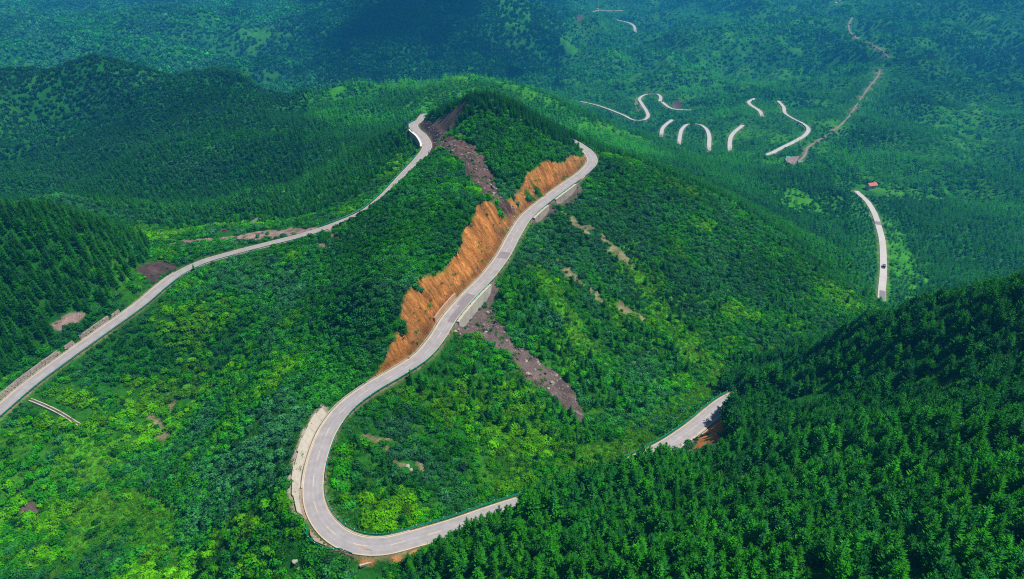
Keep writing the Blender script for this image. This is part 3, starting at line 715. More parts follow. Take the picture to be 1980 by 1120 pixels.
def strip(name, i0, i1, o0, o1, mat, z=0.004, parent=road):
    z = z + .034 * (min(abs(o0), abs(o1)) < 2.6)
    P = full[i0:i1 + 1]; S = SF[i0:i1 + 1]
    V = []; F = []
    for p, s in zip(P, S):
        V += [(p[0] + s[0] * o0, p[1] + s[1] * o0, p[2] + z), (p[0] + s[0] * o1, p[1] + s[1] * o1, p[2] + z)]
    for k in range(len(P) - 1): F.append((2 * k, 2 * k + 1, 2 * k + 3, 2 * k + 2))
    return add(name, mesh_from(name, V, F, mat), parent)
# worn paint along both edges and the broken centre line
strip('edge_line', 0, len(full) - 1, -2.86, -2.70, 'edge_line')
strip('edge_line', 0, len(full) - 1, 2.70, 2.86, 'edge_line')
k = 6
while k < len(full) - 6:
    vis = not (nA - 4 < k < nA + nR + 4)
    if vis: strip('lane_dash', k, k + 4, -.09, .09, 'dash_line', .006)
    k += 10
# resurfaced patches seen beside the high retaining wall and below it
i0, i1 = at_px(862, 628), at_px(905, 574)
strip('road_patch', i0 + 2, i0 + 16, -.2, 2.6, 'patch', .008); strip('road_patch', i0 + 14, i1 + 2, -1.6, 2.5, 'patch', .010)
i0 = at_px(970, 500); strip('road_patch', i0, i0 + 6, -2.4, 2.4, 'patch', .008)
# concrete gutter on the uphill side: a pale kerb, then a dark channel
def gutter(i0, i1, side):
    P, S = full[i0:i1 + 1], SF[i0:i1 + 1] * side
    MB().sweep(P, S, [(3.0, .02), (3.35, .02), (3.35, -.35), (3.0, -.35)]).build('gutter_kerb', 'concrete_pale', road)
    MB().sweep(P, S, [(3.36, -.16), (3.72, -.16), (3.72, -.4), (3.36, -.4)]).build('gutter_channel', 'gutter_dark', road)
    MB().sweep(P, S, [(3.73, .04), (3.93, .04), (3.93, -.4), (3.73, -.4)]).build('gutter_lip', 'concrete_pale', road)
iH0, iH1 = at_px(600, 985), at_px(1118, 279)
gutter(at_px(606, 940), at_px(800, 702), -1)
gutter(at_px(806, 698), at_px(1060, 384), -1)
gutter(at_px(1066, 380), iH1 - 6, -1)
gutter(at_px(1385, 792), at_px(1290, 862), -1)
iB0, iB1 = at_px(0, 793), at_px(345, 530)
gutter(iB1, iB0 + 8, 1)

# ------------------------------------------------------------------ guard rails: a green beam on white-capped posts
post_me = None
def guard_rail(label, i0, i1, off, group=None, step=4, P=None, S=None):
    global post_me
    if P is None: P, S = full[i0:i1 + 1], SF[i0:i1 + 1]
    c = P[0]
    root = empty('guard_rail', tuple(c))
    tag(root, label, 'guard rail', group)
    inv = np.array(c)
    Pl = P - inv
    s = 1 if off > 0 else -1
    o = abs(off)
    prof = [(s * o, .42), (s * (o + .05), .46), (s * o, .56), (s * (o + .07), .62), (s * o, .70), (s * (o + .05), .80), (s * o, .84), (s * (o + .11), .84), (s * (o + .11), .42)]
    MB().sweep(Pl, S, prof).build('beam', 'rail_green', root)
    if post_me is None:
        b = MB(); b.cyl((0, 0, -1.2), .09, 2.1, 8); post_me = mesh_from('post', b.V, b.F, 'rail_green')
        b2 = MB(); b2.cyl((0, 0, .9), .11, .09, 8, .06); guard_rail.cap = mesh_from('cap', b2.V, b2.F, 'rail_white')
    for q in range(0, len(P), step):
        x = Pl[q, 0] + S[q, 0] * s * (o + .24); y = Pl[q, 1] + S[q, 1] * s * (o + .24)
        po = add('post', post_me, root, (x, y, Pl[q, 2])); add('cap', guard_rail.cap, po)
    return root
guard_rail('green guard rail along the valley side of the lower road left of the plantation', at_px(1420, 770), at_px(760, 1052), 3.35)
guard_rail('green guard rail with white kerb round the inside of the hairpin', at_px(756, 1053), at_px(606, 940), 3.35)
guard_rail('green guard rail on the outer side of the road climbing opposite the orange cut', at_px(608, 930), at_px(850, 648), 3.35)
guard_rail('green guard rail on top of the high concrete retaining wall', at_px(856, 640), at_px(945, 533), 3.45)
guard_rail('green guard rail above the masonry walls below the summit', at_px(950, 526), at_px(1118, 352), 3.45)
guard_rail('green guard rail round the bend right of the summit', at_px(1122, 340), at_px(1120, 281), 3.35)
guard_rail('long dark green guard rail below the left-hand road', at_px(632, 440), at_px(-20, 812), -3.35)
guard_rail('bright green guard rail on the far side of the road climbing left of the summit', at_px(816, 300), at_px(622, 444), 3.35)
guard_rail('green guard rail round the bend left of the summit', at_px(815, 234), at_px(806, 256), 3.35)
# white kerb stones at the foot of the inner rail
i0, i1 = at_px(800, 1042), at_px(606, 950)
MB().sweep(full[i0:i1], SF[i0:i1], [(2.95, .0), (2.95, .16), (3.2, .16), (3.2, -.3), (2.95, -.3)]).build('kerb', 'concrete_pale', road)
# lay-by outside the hairpin with its own angular rail
gp = at_height(np.array([592, 595, 605, 635, 657, 684]), np.array([1010, 1037, 1050, 1066, 1063, 1074]), -148.45)
gp, _ = resample(gp, 1.0)
guard_rail('angular green guard rail round the dirt lay-by outside the hairpin', 0, 0, .01, P=gp, S=side_of(gp), step=3)
lay = at_height(np.array([598, 600, 608, 637, 655, 680, 720, 690, 650, 625, 608]), np.array([1010, 1034, 1046, 1058, 1053, 1060, 1064, 1052, 1036, 1015, 1000]), -148.72)
b = MB(); n = len(lay); b.V += [tuple(p) for p in lay] + [(p[0], p[1], p[2] - 1.5) for p in lay]
b.F.append(tuple(range(n))); b.F += [(i, (i + 1) % n, n + (i + 1) % n, n + i) for i in range(n)]
tag(b.build('lay_by', 'shoulder'), 'sandy lay-by on the outside of the hairpin bend', kind='structure')

# ------------------------------------------------------------------ far roads, draped on the slopes
FAR_LABEL = dict(C='straight pale valley road that carries the truck', D='snaking pale valley road', E='short bend of pale valley road above the forest', F='curved piece of pale valley road between trees', G='horseshoe bend of pale valley road', H='pale road climbing beside the horseshoe', I='narrow pale road under the pink scar', J='hooked pale road across the valley head', K='distant white road', L='distant white road under the mast', M='thin dirt track up the wooded slope', N='broken dirt track high on the wooded slope')
for kx, P in far_roads.items():
    w = FAR_WIDTH[kx]; S = side_of(P)
    zz = np.max([bilinear(ZZ, P[:, 0] + S[:, 0] * o, P[:, 1] + S[:, 1] * o) for o in (-w / 2, 0, w / 2)], axis=0)
    zp = np.concatenate([np.full(4, zz[0]), zz, np.full(4, zz[-1])])
    Q = P.copy(); Q[:, 2] = np.maximum(np.convolve(zp, np.ones(9) / 9, 'valid'), zz) + .35
    far_roads[kx] = Q
    mt = 'dirt_track' if kx in 'MN' else 'concrete_road'
    ro = ribbon('dirt_track' if kx in 'MN' else 'valley_road', Q, w, mt, thick=1.6, kind='structure', label=FAR_LABEL[kx])
    if kx == 'C':
        def cstrip(nm, i0, i1, o0, o1, mat, z):
            V = []; F = []
            for p, s in zip(Q[i0:i1], S[i0:i1]):
                V += [(p[0] + s[0] * o0, p[1] + s[1] * o0, p[2] + z), (p[0] + s[0] * o1, p[1] + s[1] * o1, p[2] + z)]
            for q in range(len(V) // 2 - 1): F.append((2 * q, 2 * q + 1, 2 * q + 3, 2 * q + 2))
            add(nm, mesh_from(nm, V, F, mat), ro)
        a, b_ = at_px(1702, 592, Q), at_px(1706, 562, Q); cstrip('road_patch', a, b_ + 1, -1.6, 2.5, 'patch', .03)
        a, b_ = at_px(1698, 435, Q), at_px(1697, 428, Q); cstrip('road_patch', a, max(b_, a + 2) + 1, -2.6, 2.6, 'patch', .03)
    if kx in 'DGFHJ':   # pale rail along the outer edge
        MB().sweep(Q[::2], S[::2], [(-w / 2 - .5, .2), (-w / 2 - .3, .2), (-w / 2 - .3, 1.0), (-w / 2 - .5, 1.0)]).build('side_rail', 'rail_green', ro)
# ------------------------------------------------------------------ plant prototypes
def finish_plant(name, V, F, tip, mat):
    me = mesh_from(name, V, F, mat)
    a = me.attributes.new('tip', 'FLOAT', 'POINT'); a.data.foreach_set('value', np.asarray(tip, np.float32))
    return me

def conifer_crown(seed, levels, per, twigs, h=1.0, r=.23, base=.10, slim=1.0):
    """whorls of branches that thin towards a pointed leader; unit height"""
    rg = random.Random(seed); V = []; F = []; T = []
    def quad(a, b, c, d, ta, tb):
        i = len(V); V.extend([a, b, c, d]); T.extend([ta, tb, tb, ta]); F.append((i, i + 1, i + 2, i + 3))
    def tri(a, b, c, ta, tb):
        i = len(V); V.extend([a, b, c]); T.extend([ta, tb, ta]); F.append((i, i + 1, i + 2))
    for l in range(levels):
        t = (l + rg.uniform(-.25, .25)) / levels; t = min(max(t, 0), .97)
        z = base + (1 - base) * t
        L0 = r * (1 - t) ** .72 * (0.72 if l == 0 else 1) + .02
        n = max(4, int(per * (1 - .4 * t)))
        a0 = rg.random() * 6.28
        for k in range(n):
            a = a0 + 6.283 * k / n + rg.uniform(-.3, .3); L = L0 * rg.uniform(.68, 1.22)
            ca, sa = math.cos(a), math.sin(a)
            lift = rg.uniform(-.10, .14) + .30 * t; droop = rg.uniform(.0, .25)
            def pt(u, v, w=0.0):   # u along, v across
                zz = z + L * u * lift - L * droop * u * u + L * .42 * max(u - .55, 0) + w
                return Vector((ca * L * u - sa * v, sa * L * u + ca * v, zz))
            w = L * rg.uniform(.20, .30) * slim
            quad(pt(.05, -w * .35), pt(.62, -w), pt(.62, w), pt(.05, w * .35), 0.05, .55)
            tri(pt(.62, -w), pt(1.08, 0, L * .06), pt(.62, w), .5, 1.0)
            for q in range(twigs):
                u = rg.uniform(.3, .95); sd = rg.choice((-1, 1)); ll = L * rg.uniform(.2, .38); up = ll * rg.uniform(.1, .9)
                p = pt(u, 0); e1 = pt(min(u + ll / L * .55, 1.2), sd * ll * .9, up); o = Vector((0, 0, ll * .38))
                tri(p - o * .5, e1, p + o, .25, 1.0)
    i = len(V)
    for k in range(3):
        a = k * 2.09; V.extend([(math.cos(a) * .02, math.sin(a) * .02, .9), (math.cos(a + 2.09) * .02, math.sin(a + 2.09) * .02, .9), (0, 0, 1.06)]); T.extend([.3, .3, 1]); F.append((i + 3 * k, i + 3 * k + 1, i + 3 * k + 2))
    return V, F, T

def pine_crown(seed, levels=8, per=7, tufts=4):
    """bushy young pine: ragged tiers that end in upturned shoots"""
    rg = random.Random(seed); V = []; F = []; T = []
    def tri(a, b, c, ta, tb, tc):
        i = len(V); V.extend([a, b, c]); T.extend([ta, tb, tc]); F.append((i, i + 1, i + 2))
    prof = lambda t: .27 * (1 - t) ** .85 * (.75 + .4 * min(t * 4, 1)) + .03
    for l in range(levels):
        t = min(max((l + rg.uniform(-.3, .3)) / levels, 0), .96); z = .10 + .88 * t
        n = max(4, int(per * (1 - .35 * t))); a0 = rg.random() * 6.28
        for k in range(n):
            a = a0 + 6.283 * k / n + rg.uniform(-.4, .4); L = prof(t) * rg.uniform(.6, 1.25); ca, sa = math.cos(a), math.sin(a)
            lift = rg.uniform(.05, .35)
            def pt(u, v, w=0.0): return Vector((ca * L * u - sa * v, sa * L * u + ca * v, z + L * u * lift + w))
            w = L * .22
            tri(pt(.0, 0), pt(.7, -w), pt(.7, w), 0, .4, .4)
            for q in range(tufts):
                u = rg.uniform(.35, 1.0); v = rg.uniform(-1, 1) * L * .34 * u; s = L * rg.uniform(.20, .36)
                b0 = pt(u, v); th = rg.random() * 6.28; d = Vector((math.cos(th), math.sin(th), 0)) * s * .5
                top = b0 + Vector((ca * s * .55, sa * s * .55, s * rg.uniform(.5, 1.15)))
                tri(b0 - d, top, b0 + d, .2, 1.0, .2)
                d2 = Vector((-d.y, d.x, d.z + s * .25))
                tri(b0 - d2, top * .5 + b0 * .5 + Vector((ca, sa, .3)) * s * .5, b0 + d2, .15, .8, .15)
    for k in range(5):
        a = k * 1.26; s = .05
        tri(Vector((math.cos(a) * s * .5, math.sin(a) * s * .5, .93)), Vector((math.cos(a) * s * .3, math.sin(a) * s * .3, 1.05)), Vector((math.cos(a + 1.2) * s, math.sin(a + 1.2) * s, .94)), .4, 1, .4)
    return V, F, T

def leafy_crown(seed, n, leaf, squash=.72, lumps=6, tall=False):
    """round bush: leaf sprays over several lobes, unit radius, standing on z = 0"""
    rg = random.Random(seed); V = []; F = []; T = []
    lobes = [((rg.uniform(-.5, .5), rg.uniform(-.5, .5), rg.uniform(.35, .8) * (1.5 if tall else 1)), rg.uniform(.42, .68)) for _ in range(lumps)]
    lobes.append(((0, 0, .55), .7))
    for i in range(n):
        (cx, cy, cz), R = lobes[rg.randrange(len(lobes))]
        while True:
            d = Vector((rg.gauss(0, 1), rg.gauss(0, 1), rg.gauss(0.25, 1))).normalized()
            if d.z > -.45: break
        rr = R * rg.uniform(.72, 1.08)
        p = Vector((cx + d.x * rr, cy + d.y * rr, (cz + d.z * rr) * squash))
        if p.z < .02: p.z = .02 + rg.random() * .1
        nrm = (d + Vector((rg.gauss(0, .5), rg.gauss(0, .5), rg.gauss(.25, .5)))).normalized()
        t1 = nrm.orthogonal().normalized(); t1 = Matrix.Rotation(rg.random() * 6.28, 3, nrm) @ t1; t2 = nrm.cross(t1)
        s = leaf * rg.uniform(.6, 1.35); k = len(V)
        tp = min(max((p.z / squash - .3) * .9 + rg.uniform(-.3, .3), 0), 1)
        V.extend([p - t1 * s, p + t2 * s * .55 + nrm * s * .15, p + t1 * s, p - t2 * s * .55 - nrm * s * .1]); T.extend([tp] * 4)
        F.append((k, k + 1, k + 2, k + 3))
    return V, F, T

def trunk_mesh(name, h, r0, r1, lean=0.0, n=6):
    b = MB(); 
    rings = 4
    for k in range(rings):
        t = k / (rings - 1); rr = r0 + (r1 - r0) * t
        for i in range(n): b.V.append((rr * math.cos(6.283 * i / n) + lean * t * t, rr * math.sin(6.283 * i / n), -.06 + (h + .06) * t))
    for k in range(rings - 1):
        for i in range(n): b.F.append((k * n + i, k * n + (i + 1) % n, (k + 1) * n + (i + 1) % n, (k + 1) * n + i))
    return mesh_from(name, b.V, b.F, 'bark')

def stems_mesh(name, seed, n=5, h=.6):
    rg = random.Random(seed); b = MB()
    for k in range(n):
        a = 6.283 * k / n + rg.uniform(-.4, .4); tx, ty = math.cos(a) * rg.uniform(.2, .5), math.sin(a) * rg.uniform(.2, .5); hh = h * rg.uniform(.7, 1.1); r = .035
        i = len(b.V)
        for (x, y, z, rr) in ((0, 0, -.12, r), (tx * .5, ty * .5, hh * .55, r * .7), (tx, ty, hh, r * .35)):
            for q in range(3): b.V.append((x + rr * math.cos(q * 2.09), y + rr * math.sin(q * 2.09), z))
        for l in range(2):
            for q in range(3): b.F.append((i + l * 3 + q, i + l * 3 + (q + 1) % 3, i + l * 3 + 3 + (q + 1) % 3, i + l * 3 + 3 + q))
    return mesh_from(name, b.V, b.F, 'bark')

def join_me(name, parts, mats):
    """one mesh from several (V, F, T), material index each; for instanced plants"""
    V = []; F = []; T = []; MI = []
    for i, (v, f, t) in enumerate(parts):
        o = len(V); V += [tuple(p) for p in v]; F += [tuple(x + o for x in q) for q in f]; T += list(t); MI += [i] * len(f)
    me = finish_plant(name, V, F, T, mats[0])
    for m_ in mats[1:]: me.materials.append(M[m_])
    me.polygons.foreach_set('material_index', np.array(MI, np.int32))
    return me
def raw(me): return [v.co.copy() for v in me.vertices], [tuple(p.vertices) for p in me.polygons], [0] * len(me.vertices)

N_CON, N_PINE, N_LEAF = 4, 5, 6
con_near = [conifer_crown(100 + i, 14, 11, 4, r=.225 + .025 * (i % 3), base=.07, slim=.62) for i in range(N_CON)]
pine_near = [pine_crown(200 + i, 9 + i % 2, 8, 4) for i in range(N_PINE)]
leaf_near = [leafy_crown(300 + i, 230, .17, .66 + .06 * (i % 3), 5 + i % 4) for i in range(N_LEAF)]
tall_near = [leafy_crown(340 + i, 260, .17, .95, 6, tall=True) for i in range(3)]
con_mid = [conifer_crown(120 + i, 8, 7, 1, r=.22 + .02 * i, base=.05) for i in range(3)]
leaf_mid = [leafy_crown(320 + i, 85, .27, .8, 5) for i in range(4)]
con_far = [conifer_crown(140 + i, 6, 6, 0, r=.26 + .03 * i, base=.0) for i in range(3)]
leaf_far = [leafy_crown(360 + i, 40, .40, .85, 4) for i in range(4)]
trunk_con = trunk_mesh('trunk', .95, .018, .003)
trunk_pine = trunk_mesh('trunk', .92, .022, .004)
stem_bush = [stems_mesh('stem', 400 + i) for i in range(3)]
def tuft(seed, n, w, h):
    rg = random.Random(seed); V = []; F = []; T = []
    for k in range(n):
        x, y = rg.gauss(0, w * .45), rg.gauss(0, w * .45); a = rg.random() * 6.28; bw = w * rg.uniform(.05, .11); hh = h * rg.uniform(.5, 1.2)
        lx, ly = rg.gauss(0, .35) * hh, rg.gauss(0, .35) * hh; i = len(V)
        V += [(x - math.cos(a) * bw, y - math.sin(a) * bw, -.03), (x + math.cos(a) * bw, y + math.sin(a) * bw, -.03), (x + lx, y + ly, hh)]; T += [0, 0, 1]; F.append((i, i + 1, i + 2))
    return V, F, T
tufts = [tuft(500 + i, 46, 1.0, .55) for i in range(3)]

# ------------------------------------------------------------------ where plants grow
def ground(x, y): return bilinear(ZZ, x, y)
def scatter_points(spacing, x0, x1, y0, y1, seed, zc0, zc1, margin=1.35):
    rg = np.random.default_rng(seed)
    xs = np.arange(x0, x1, spacing); ys = np.arange(y0, y1, spacing)
    X, Y = np.meshgrid(xs, ys); X = X.ravel(); Y = Y.ravel()
    # quick cull on the plan before heights are read
    keep = (np.abs(X) < (Y * CP + 170) * .76 * margin + 30)
    X, Y = X[keep], Y[keep]
    X = X + rg.uniform(-.48, .48, X.size) * spacing; Y = Y + rg.uniform(-.48, .48, Y.size) * spacing
    Z = ground(X, Y)
    P = np.stack([X, Y, Z], -1); u, v, zc = project(P)
    k = (zc > zc0) & (zc < zc1) & (u > -IMG_W * .2) & (u < IMG_W * 1.2) & (v > -150) & (v < IMG_H * 1.16)
    return P[k], u[k], v[k], zc[k], rg
def fld(F, P): return bilinear(F, P[:, 0], P[:, 1])
def to_ground(px, py, z0=100, z1=3200):
    t = np.geomspace(z0, z1, 3000); w = at_depth(np.full(t.size, px), np.full(t.size, py), t)
    hit = np.nonzero(w[:, 2] < ground(w[:, 0], w[:, 1]))[0]
    return w[hit[0]] if len(hit) else w[-1]
CLEAR = RD - hw            # metres from the road edge
# nothing grows on the sites of the boards, buildings, boulders and the mast, nor close in front of them
for px_, py_, r_ in ((435, 451, 3.5), (1683, 366, 13), (1622, 5, 22), (1615, 12, 18), (1522, 309, 7), (1545, 318, 7), (1530, 315, 10), (1156, 19, 22), (788, 902, 1.3), (570, 1086, 1.1), (712, 1090, 2.4)):
    g_ = to_ground(px_, py_); d_ = g_[:2] / np.linalg.norm(g_[:2])
    for k_ in (0, .6):
        CLEAR = np.minimum(CLEAR, np.hypot(XX - g_[0] + d_[0] * r_ * k_, YY - g_[1] + d_[1] * r_ * k_) - r_)
SLOPE_B = BAREM

PLANT_R = [(715,1150),(790,1092),(900,1034),(1050,972),(1170,935),(1262,893),(1330,888),(1400,868),(1407,790),(1398,745),(1500,688),(1690,604),(1985,535),(2200,500),(2200,1400),(715,1400)]
PLANT_L = [(-200,405),(0,405),(120,408),(220,425),(292,470),(288,510),(230,555),(200,598),(130,625),(60,690),(0,745),(-200,820)]
CREST = [(826,250),(835,215),(870,185),(930,168),(1000,185),(1060,225),(1118,272),(1100,292),(1040,262),(980,232),(930,222),(890,245),(860,262)]
FACE = [(890,245),(930,222),(980,232),(1040,262),(1100,292),(1112,300),(1040,335),(1000,368),(960,345),(930,295),(905,275)]
STRIP = [(470,425),(560,395),(640,355),(700,310),(760,262),(790,240),(788,268),(775,302),(735,345),(690,378),(630,408),(560,428)]
BANDS = [([(770,735),(830,688),(900,715),(960,690),(1020,750),(1100,790),(1160,850),(1080,872),(960,835),(860,805),(790,780)], .42),
         ([(950,560),(1010,530),(1060,590),(1110,670),(1200,735),(1310,780),(1240,800),(1150,790),(1085,728),(1000,655)], .45),
         ([(650,880),(720,850),(760,930),(740,990),(690,960)], .30),
         ([(1100,560),(1200,560),(1290,640),(1300,720),(1220,700),(1140,630)], .16),
         ([(330,740),(450,740),(470,820),(400,840)], .05),
         ([(1130,590),(1250,640),(1340,690),(1300,745),(1200,705),(1130,650)], .30), ([(1150,420),(1210,440),(1300,540),(1270,560),(1180,480)], .2)]
SPUR = [(560,470),(660,450),(720,405),(800,330),(850,300),(880,345),(930,400),(905,470),(860,540),(780,560),(745,640),(740,720),(660,770),(600,800),(600,680),(620,560)]
def blobs(P, sc, seed, lo, hi): return sstep(lo, hi, fbm(P[:, 0], P[:, 1], sc, 3, seed))

veg = {}      # name -> list of dict(P, scale3, rot, idx, tint)
def put(key, P, sx, sz, idx, tx, ty, rg, tilt=.07):
    n = len(P)
    rot = np.stack([rg.normal(0, tilt, n), rg.normal(0, tilt, n), rg.uniform(0, 6.283, n)], -1)
    veg.setdefault(key, []).append(dict(P=P, s=np.stack([sx, sx, sz], -1), rot=rot, idx=idx.astype(np.int32), tint=np.stack([np.clip(tx, 0, 1), ty, np.zeros(n)], -1)))

# --- conifers on the near hills
P, u, v, zc, rg = scatter_points(2.55, -330, 330, 50, 520, 11, 60, 470)
n = len(P); pr = in_poly(u, v, PLANT_R) & (zc < 300); pl = in_poly(u, v, PLANT_L) & (zc < 345)
cr = in_poly(u, v, CREST) & (zc > 360); st = in_poly(u, v, STRIP) & (zc > 330)
right_slope = (P[:, 0] > 20) & (v < 720) & (zc > 270)
dens = np.full(n, .012); dens[right_slope] = .06
for poly, d in BANDS: dens[in_poly(u, v, poly) & (zc < 330)] = d
dens[st] = .75; dens[pl] = .93; dens[cr] = .95
screen = in_poly(u, v, [(880,1030),(960,990),(1060,955),(1170,920),(1262,880),(1300,900),(1200,945),(1080,1000),(1000,1025),(900,1062)]) & (zc < 230)      # trees that close in on the lower road
frame = in_poly(u, v, [(1392,800),(1396,745),(1480,695),(1520,700),(1480,790),(1420,850)]) & (zc < 275)
glade = fbm(P[:, 0], P[:, 1], 16, 3, 131)
dens[pr] = np.where(glade[pr] > .42, .45, .94); dens[screen & pr] = 1
off = (~pr & ~pl) & (u > 0) & (u < IMG_W) & (zc > 420) ; dens[off] = np.maximum(dens[off], .5)
behind = (~pr) & (P[:, 0] > 90) & (zc < 300) & (v > 500) & (P[:, 1] > 200); dens[behind] = .5
keep = (rg.random(n) < dens) & (fld((FACED | DRAIN).astype(float), P) < .05) & (fld(CLEAR, P) > np.where(screen, .9, np.where(pr, 1.6, 1.9))) & ((fld(BAREM, P) < .35) | ((screen | frame) & pr))
P, u, v, zc, pr, pl, cr, glade, screen, frame = (a[keep] for a in (P, u, v, zc, pr, pl, cr, glade, screen, frame)); n = len(P)
dark = ((v < 860 - (u - 1400) * .11) & pr & (zc > 140))          # taller, darker stand higher up the right-hand slope
h = np.where(pr, rg.uniform(4.3, 6.7, n), np.where(pl, rg.uniform(5.5, 8.5, n), rg.uniform(3.2, 6.2, n)))
h = np.where(dark, h * 1.15, h); h = np.where(cr, rg.uniform(4.5, 6.5, n), h); h = np.where(screen & pr, rg.uniform(6.2, 9.0, n) * np.where(u < 1010, .66, np.where(u < 1255, 1.25, 1)), h); h = np.where(frame & pr, rg.uniform(8.0, 11.5, n), h); h *= np.where(rg.random(n) < .12, .65, 1)
wid = np.where(pr, rg.uniform(.9, 1.2, n), rg.uniform(.8, 1.1, n))
big = fbm(P[:, 0], P[:, 1], 22, 3, 137)
h = h * np.where(pr, 1 + .35 * fbm(P[:, 0], P[:, 1], 11, 2, 139), 1)
tx = .50 + .65 * big + rg.normal(0, .26, n) + np.where(dark, -.18, .16) + np.where(pl | cr, -.25, 0); ty = np.clip(rg.normal(1, .2, n), .5, 1.6) * np.where(dark, .95, np.where(pr, 1.12, np.where(cr, .75, 1)))
is_pine = (pr & (rg.random(n) < .3)) | (rg.random(n) < .1)
NEARC = dict(P=P, u=u, v=v, zc=zc, h=h, w=h * wid, tx=np.clip(tx, 0, 1), ty=ty, pine=is_pine, pr=pr, pl=pl, cr=cr, dark=dark, kind=rg.integers(0, 20, n), rz=rg.uniform(0, 6.283, n))

# --- bushes on the near hills
P, u, v, zc, rg = scatter_points(1.5, -330, 330, 50, 520, 21, 60, 470)
n = len(P); pr = in_poly(u, v, PLANT_R) & (zc < 300); pl = in_poly(u, v, PLANT_L) & (zc < 345)
cr = in_poly(u, v, CREST) & (zc > 360); face = in_poly(u, v, FACE) & (zc > 340); spur = in_poly(u, v, SPUR) & (zc < 380)
right_slope = (P[:, 0] > 20) & (v < 720) & (zc > 270)
patch = fbm(P[:, 0], P[:, 1], 20, 4, 141); turf = fld(TURFM, P)
dens = np.clip(.60 + .75 * patch, .12, 1); dens[right_slope] = np.clip(.82 + .3 * patch[right_slope], .4, 1); dens[spur] = .9; dens[face] = .8
dens[pr] = .13; dens[pl] = .12; dens[cr] = .1
dens = np.where(pr, dens, dens * (1 - turf) + .75 * turf)
bare = fld(BAREM, P); clr = fld(CLEAR, P)
keep = (rg.random(n) < dens * np.where(bare > .4, np.where(fld(CUTM, P) > .3, .02, .12), 1) * (fld((FACED | DRAIN).astype(float), P) < .05)) & (clr > 1.3)
P, u, v, zc, pr, pl, face, spur, right_slope, patch, clr, bare, turf = (a[keep] for a in (P, u, v, zc, pr, pl, face, spur, right_slope, patch, clr, bare, turf)); n = len(P)
r = (rg.gamma(6, .2, n) + .25) * (1 + .3 * ((u < 800) & (~pr)))
r = np.where(right_slope, r * .78, r); r = np.where(spur, r * 1.15, r); r = np.where(face, rg.uniform(1.1, 1.9, n), r); r = np.where(pr | pl, r * .7, r); r = np.where(bare > .4, r * .5, r); herb = (turf > .5) & (rg.random(n) < .88); r = np.where(herb, r * .42, r)
r = np.minimum(r, np.maximum(.45, (clr - .4) * .75)); r = np.clip(r, .3, 2.3)
spec = fbm(P[:, 0], P[:, 1], 17, 3, 151); spec2 = fbm(P[:, 0], P[:, 1], 60, 2, 157)
tx = .45 + 1.0 * spec + .5 * spec2 + rg.normal(0, .17, n); tx = np.where(right_slope, tx - .10, tx); tx = np.where(face | spur, tx * .5 + .22, tx); tx = np.where((u < 700) & (v > 600), tx + .06, tx)
tx = np.where(herb, np.maximum(tx, .62) + .2, tx)
ty = np.clip(rg.normal(.98, .26, n) * (1 + .55 * fbm(P[:, 0], P[:, 1], 34, 3, 159)), .4, 1.8)
NEARB = dict(P=P, u=u, v=v, zc=zc, r=r, rz=r * np.where(face, rg.uniform(1.1, 1.6, n), rg.uniform(.75, 1.15, n)), tx=np.clip(tx, 0, 1), ty=ty, face=face, spur=spur, kind=rg.integers(0, 60, n), a=rg.uniform(0, 6.283, n))

# --- grass and herbs between them
P, u, v, zc, rg = scatter_points(1.15, -300, 290, 60, 440, 31, 60, 400)
patch = fbm(P[:, 0], P[:, 1], 20, 4, 141); turf = fld(TURFM, P); bare = fld(BAREM, P); pr = in_poly(u, v, PLANT_R) & (zc < 300); clr = fld(CLEAR, P)
dens = np.clip(.35 - .9 * patch, .08, .8); dens = np.where(turf > .5, .9, dens); dens = np.where(pr, .28, dens); dens = np.where(clr < 5, .75, dens); dens = np.where(bare > .4, .05, dens)
keep = (rg.random(len(P)) < dens) & (clr > .55)
P, turf, clr = P[keep], turf[keep], clr[keep]; n = len(P); s = rg.uniform(.7, 1.5, n); s = np.where(clr < 1.4, s * .5, s)
tx = .35 + .3 * turf + .5 * fbm(P[:, 0], P[:, 1], 14, 3, 161) + rg.normal(0, .15, n)
put('grass', P, s, s * rg.uniform(.7, 1.3, n), rg.integers(0, 3, n), tx, np.clip(rg.normal(1, .2, n), .5, 1.6), rg)

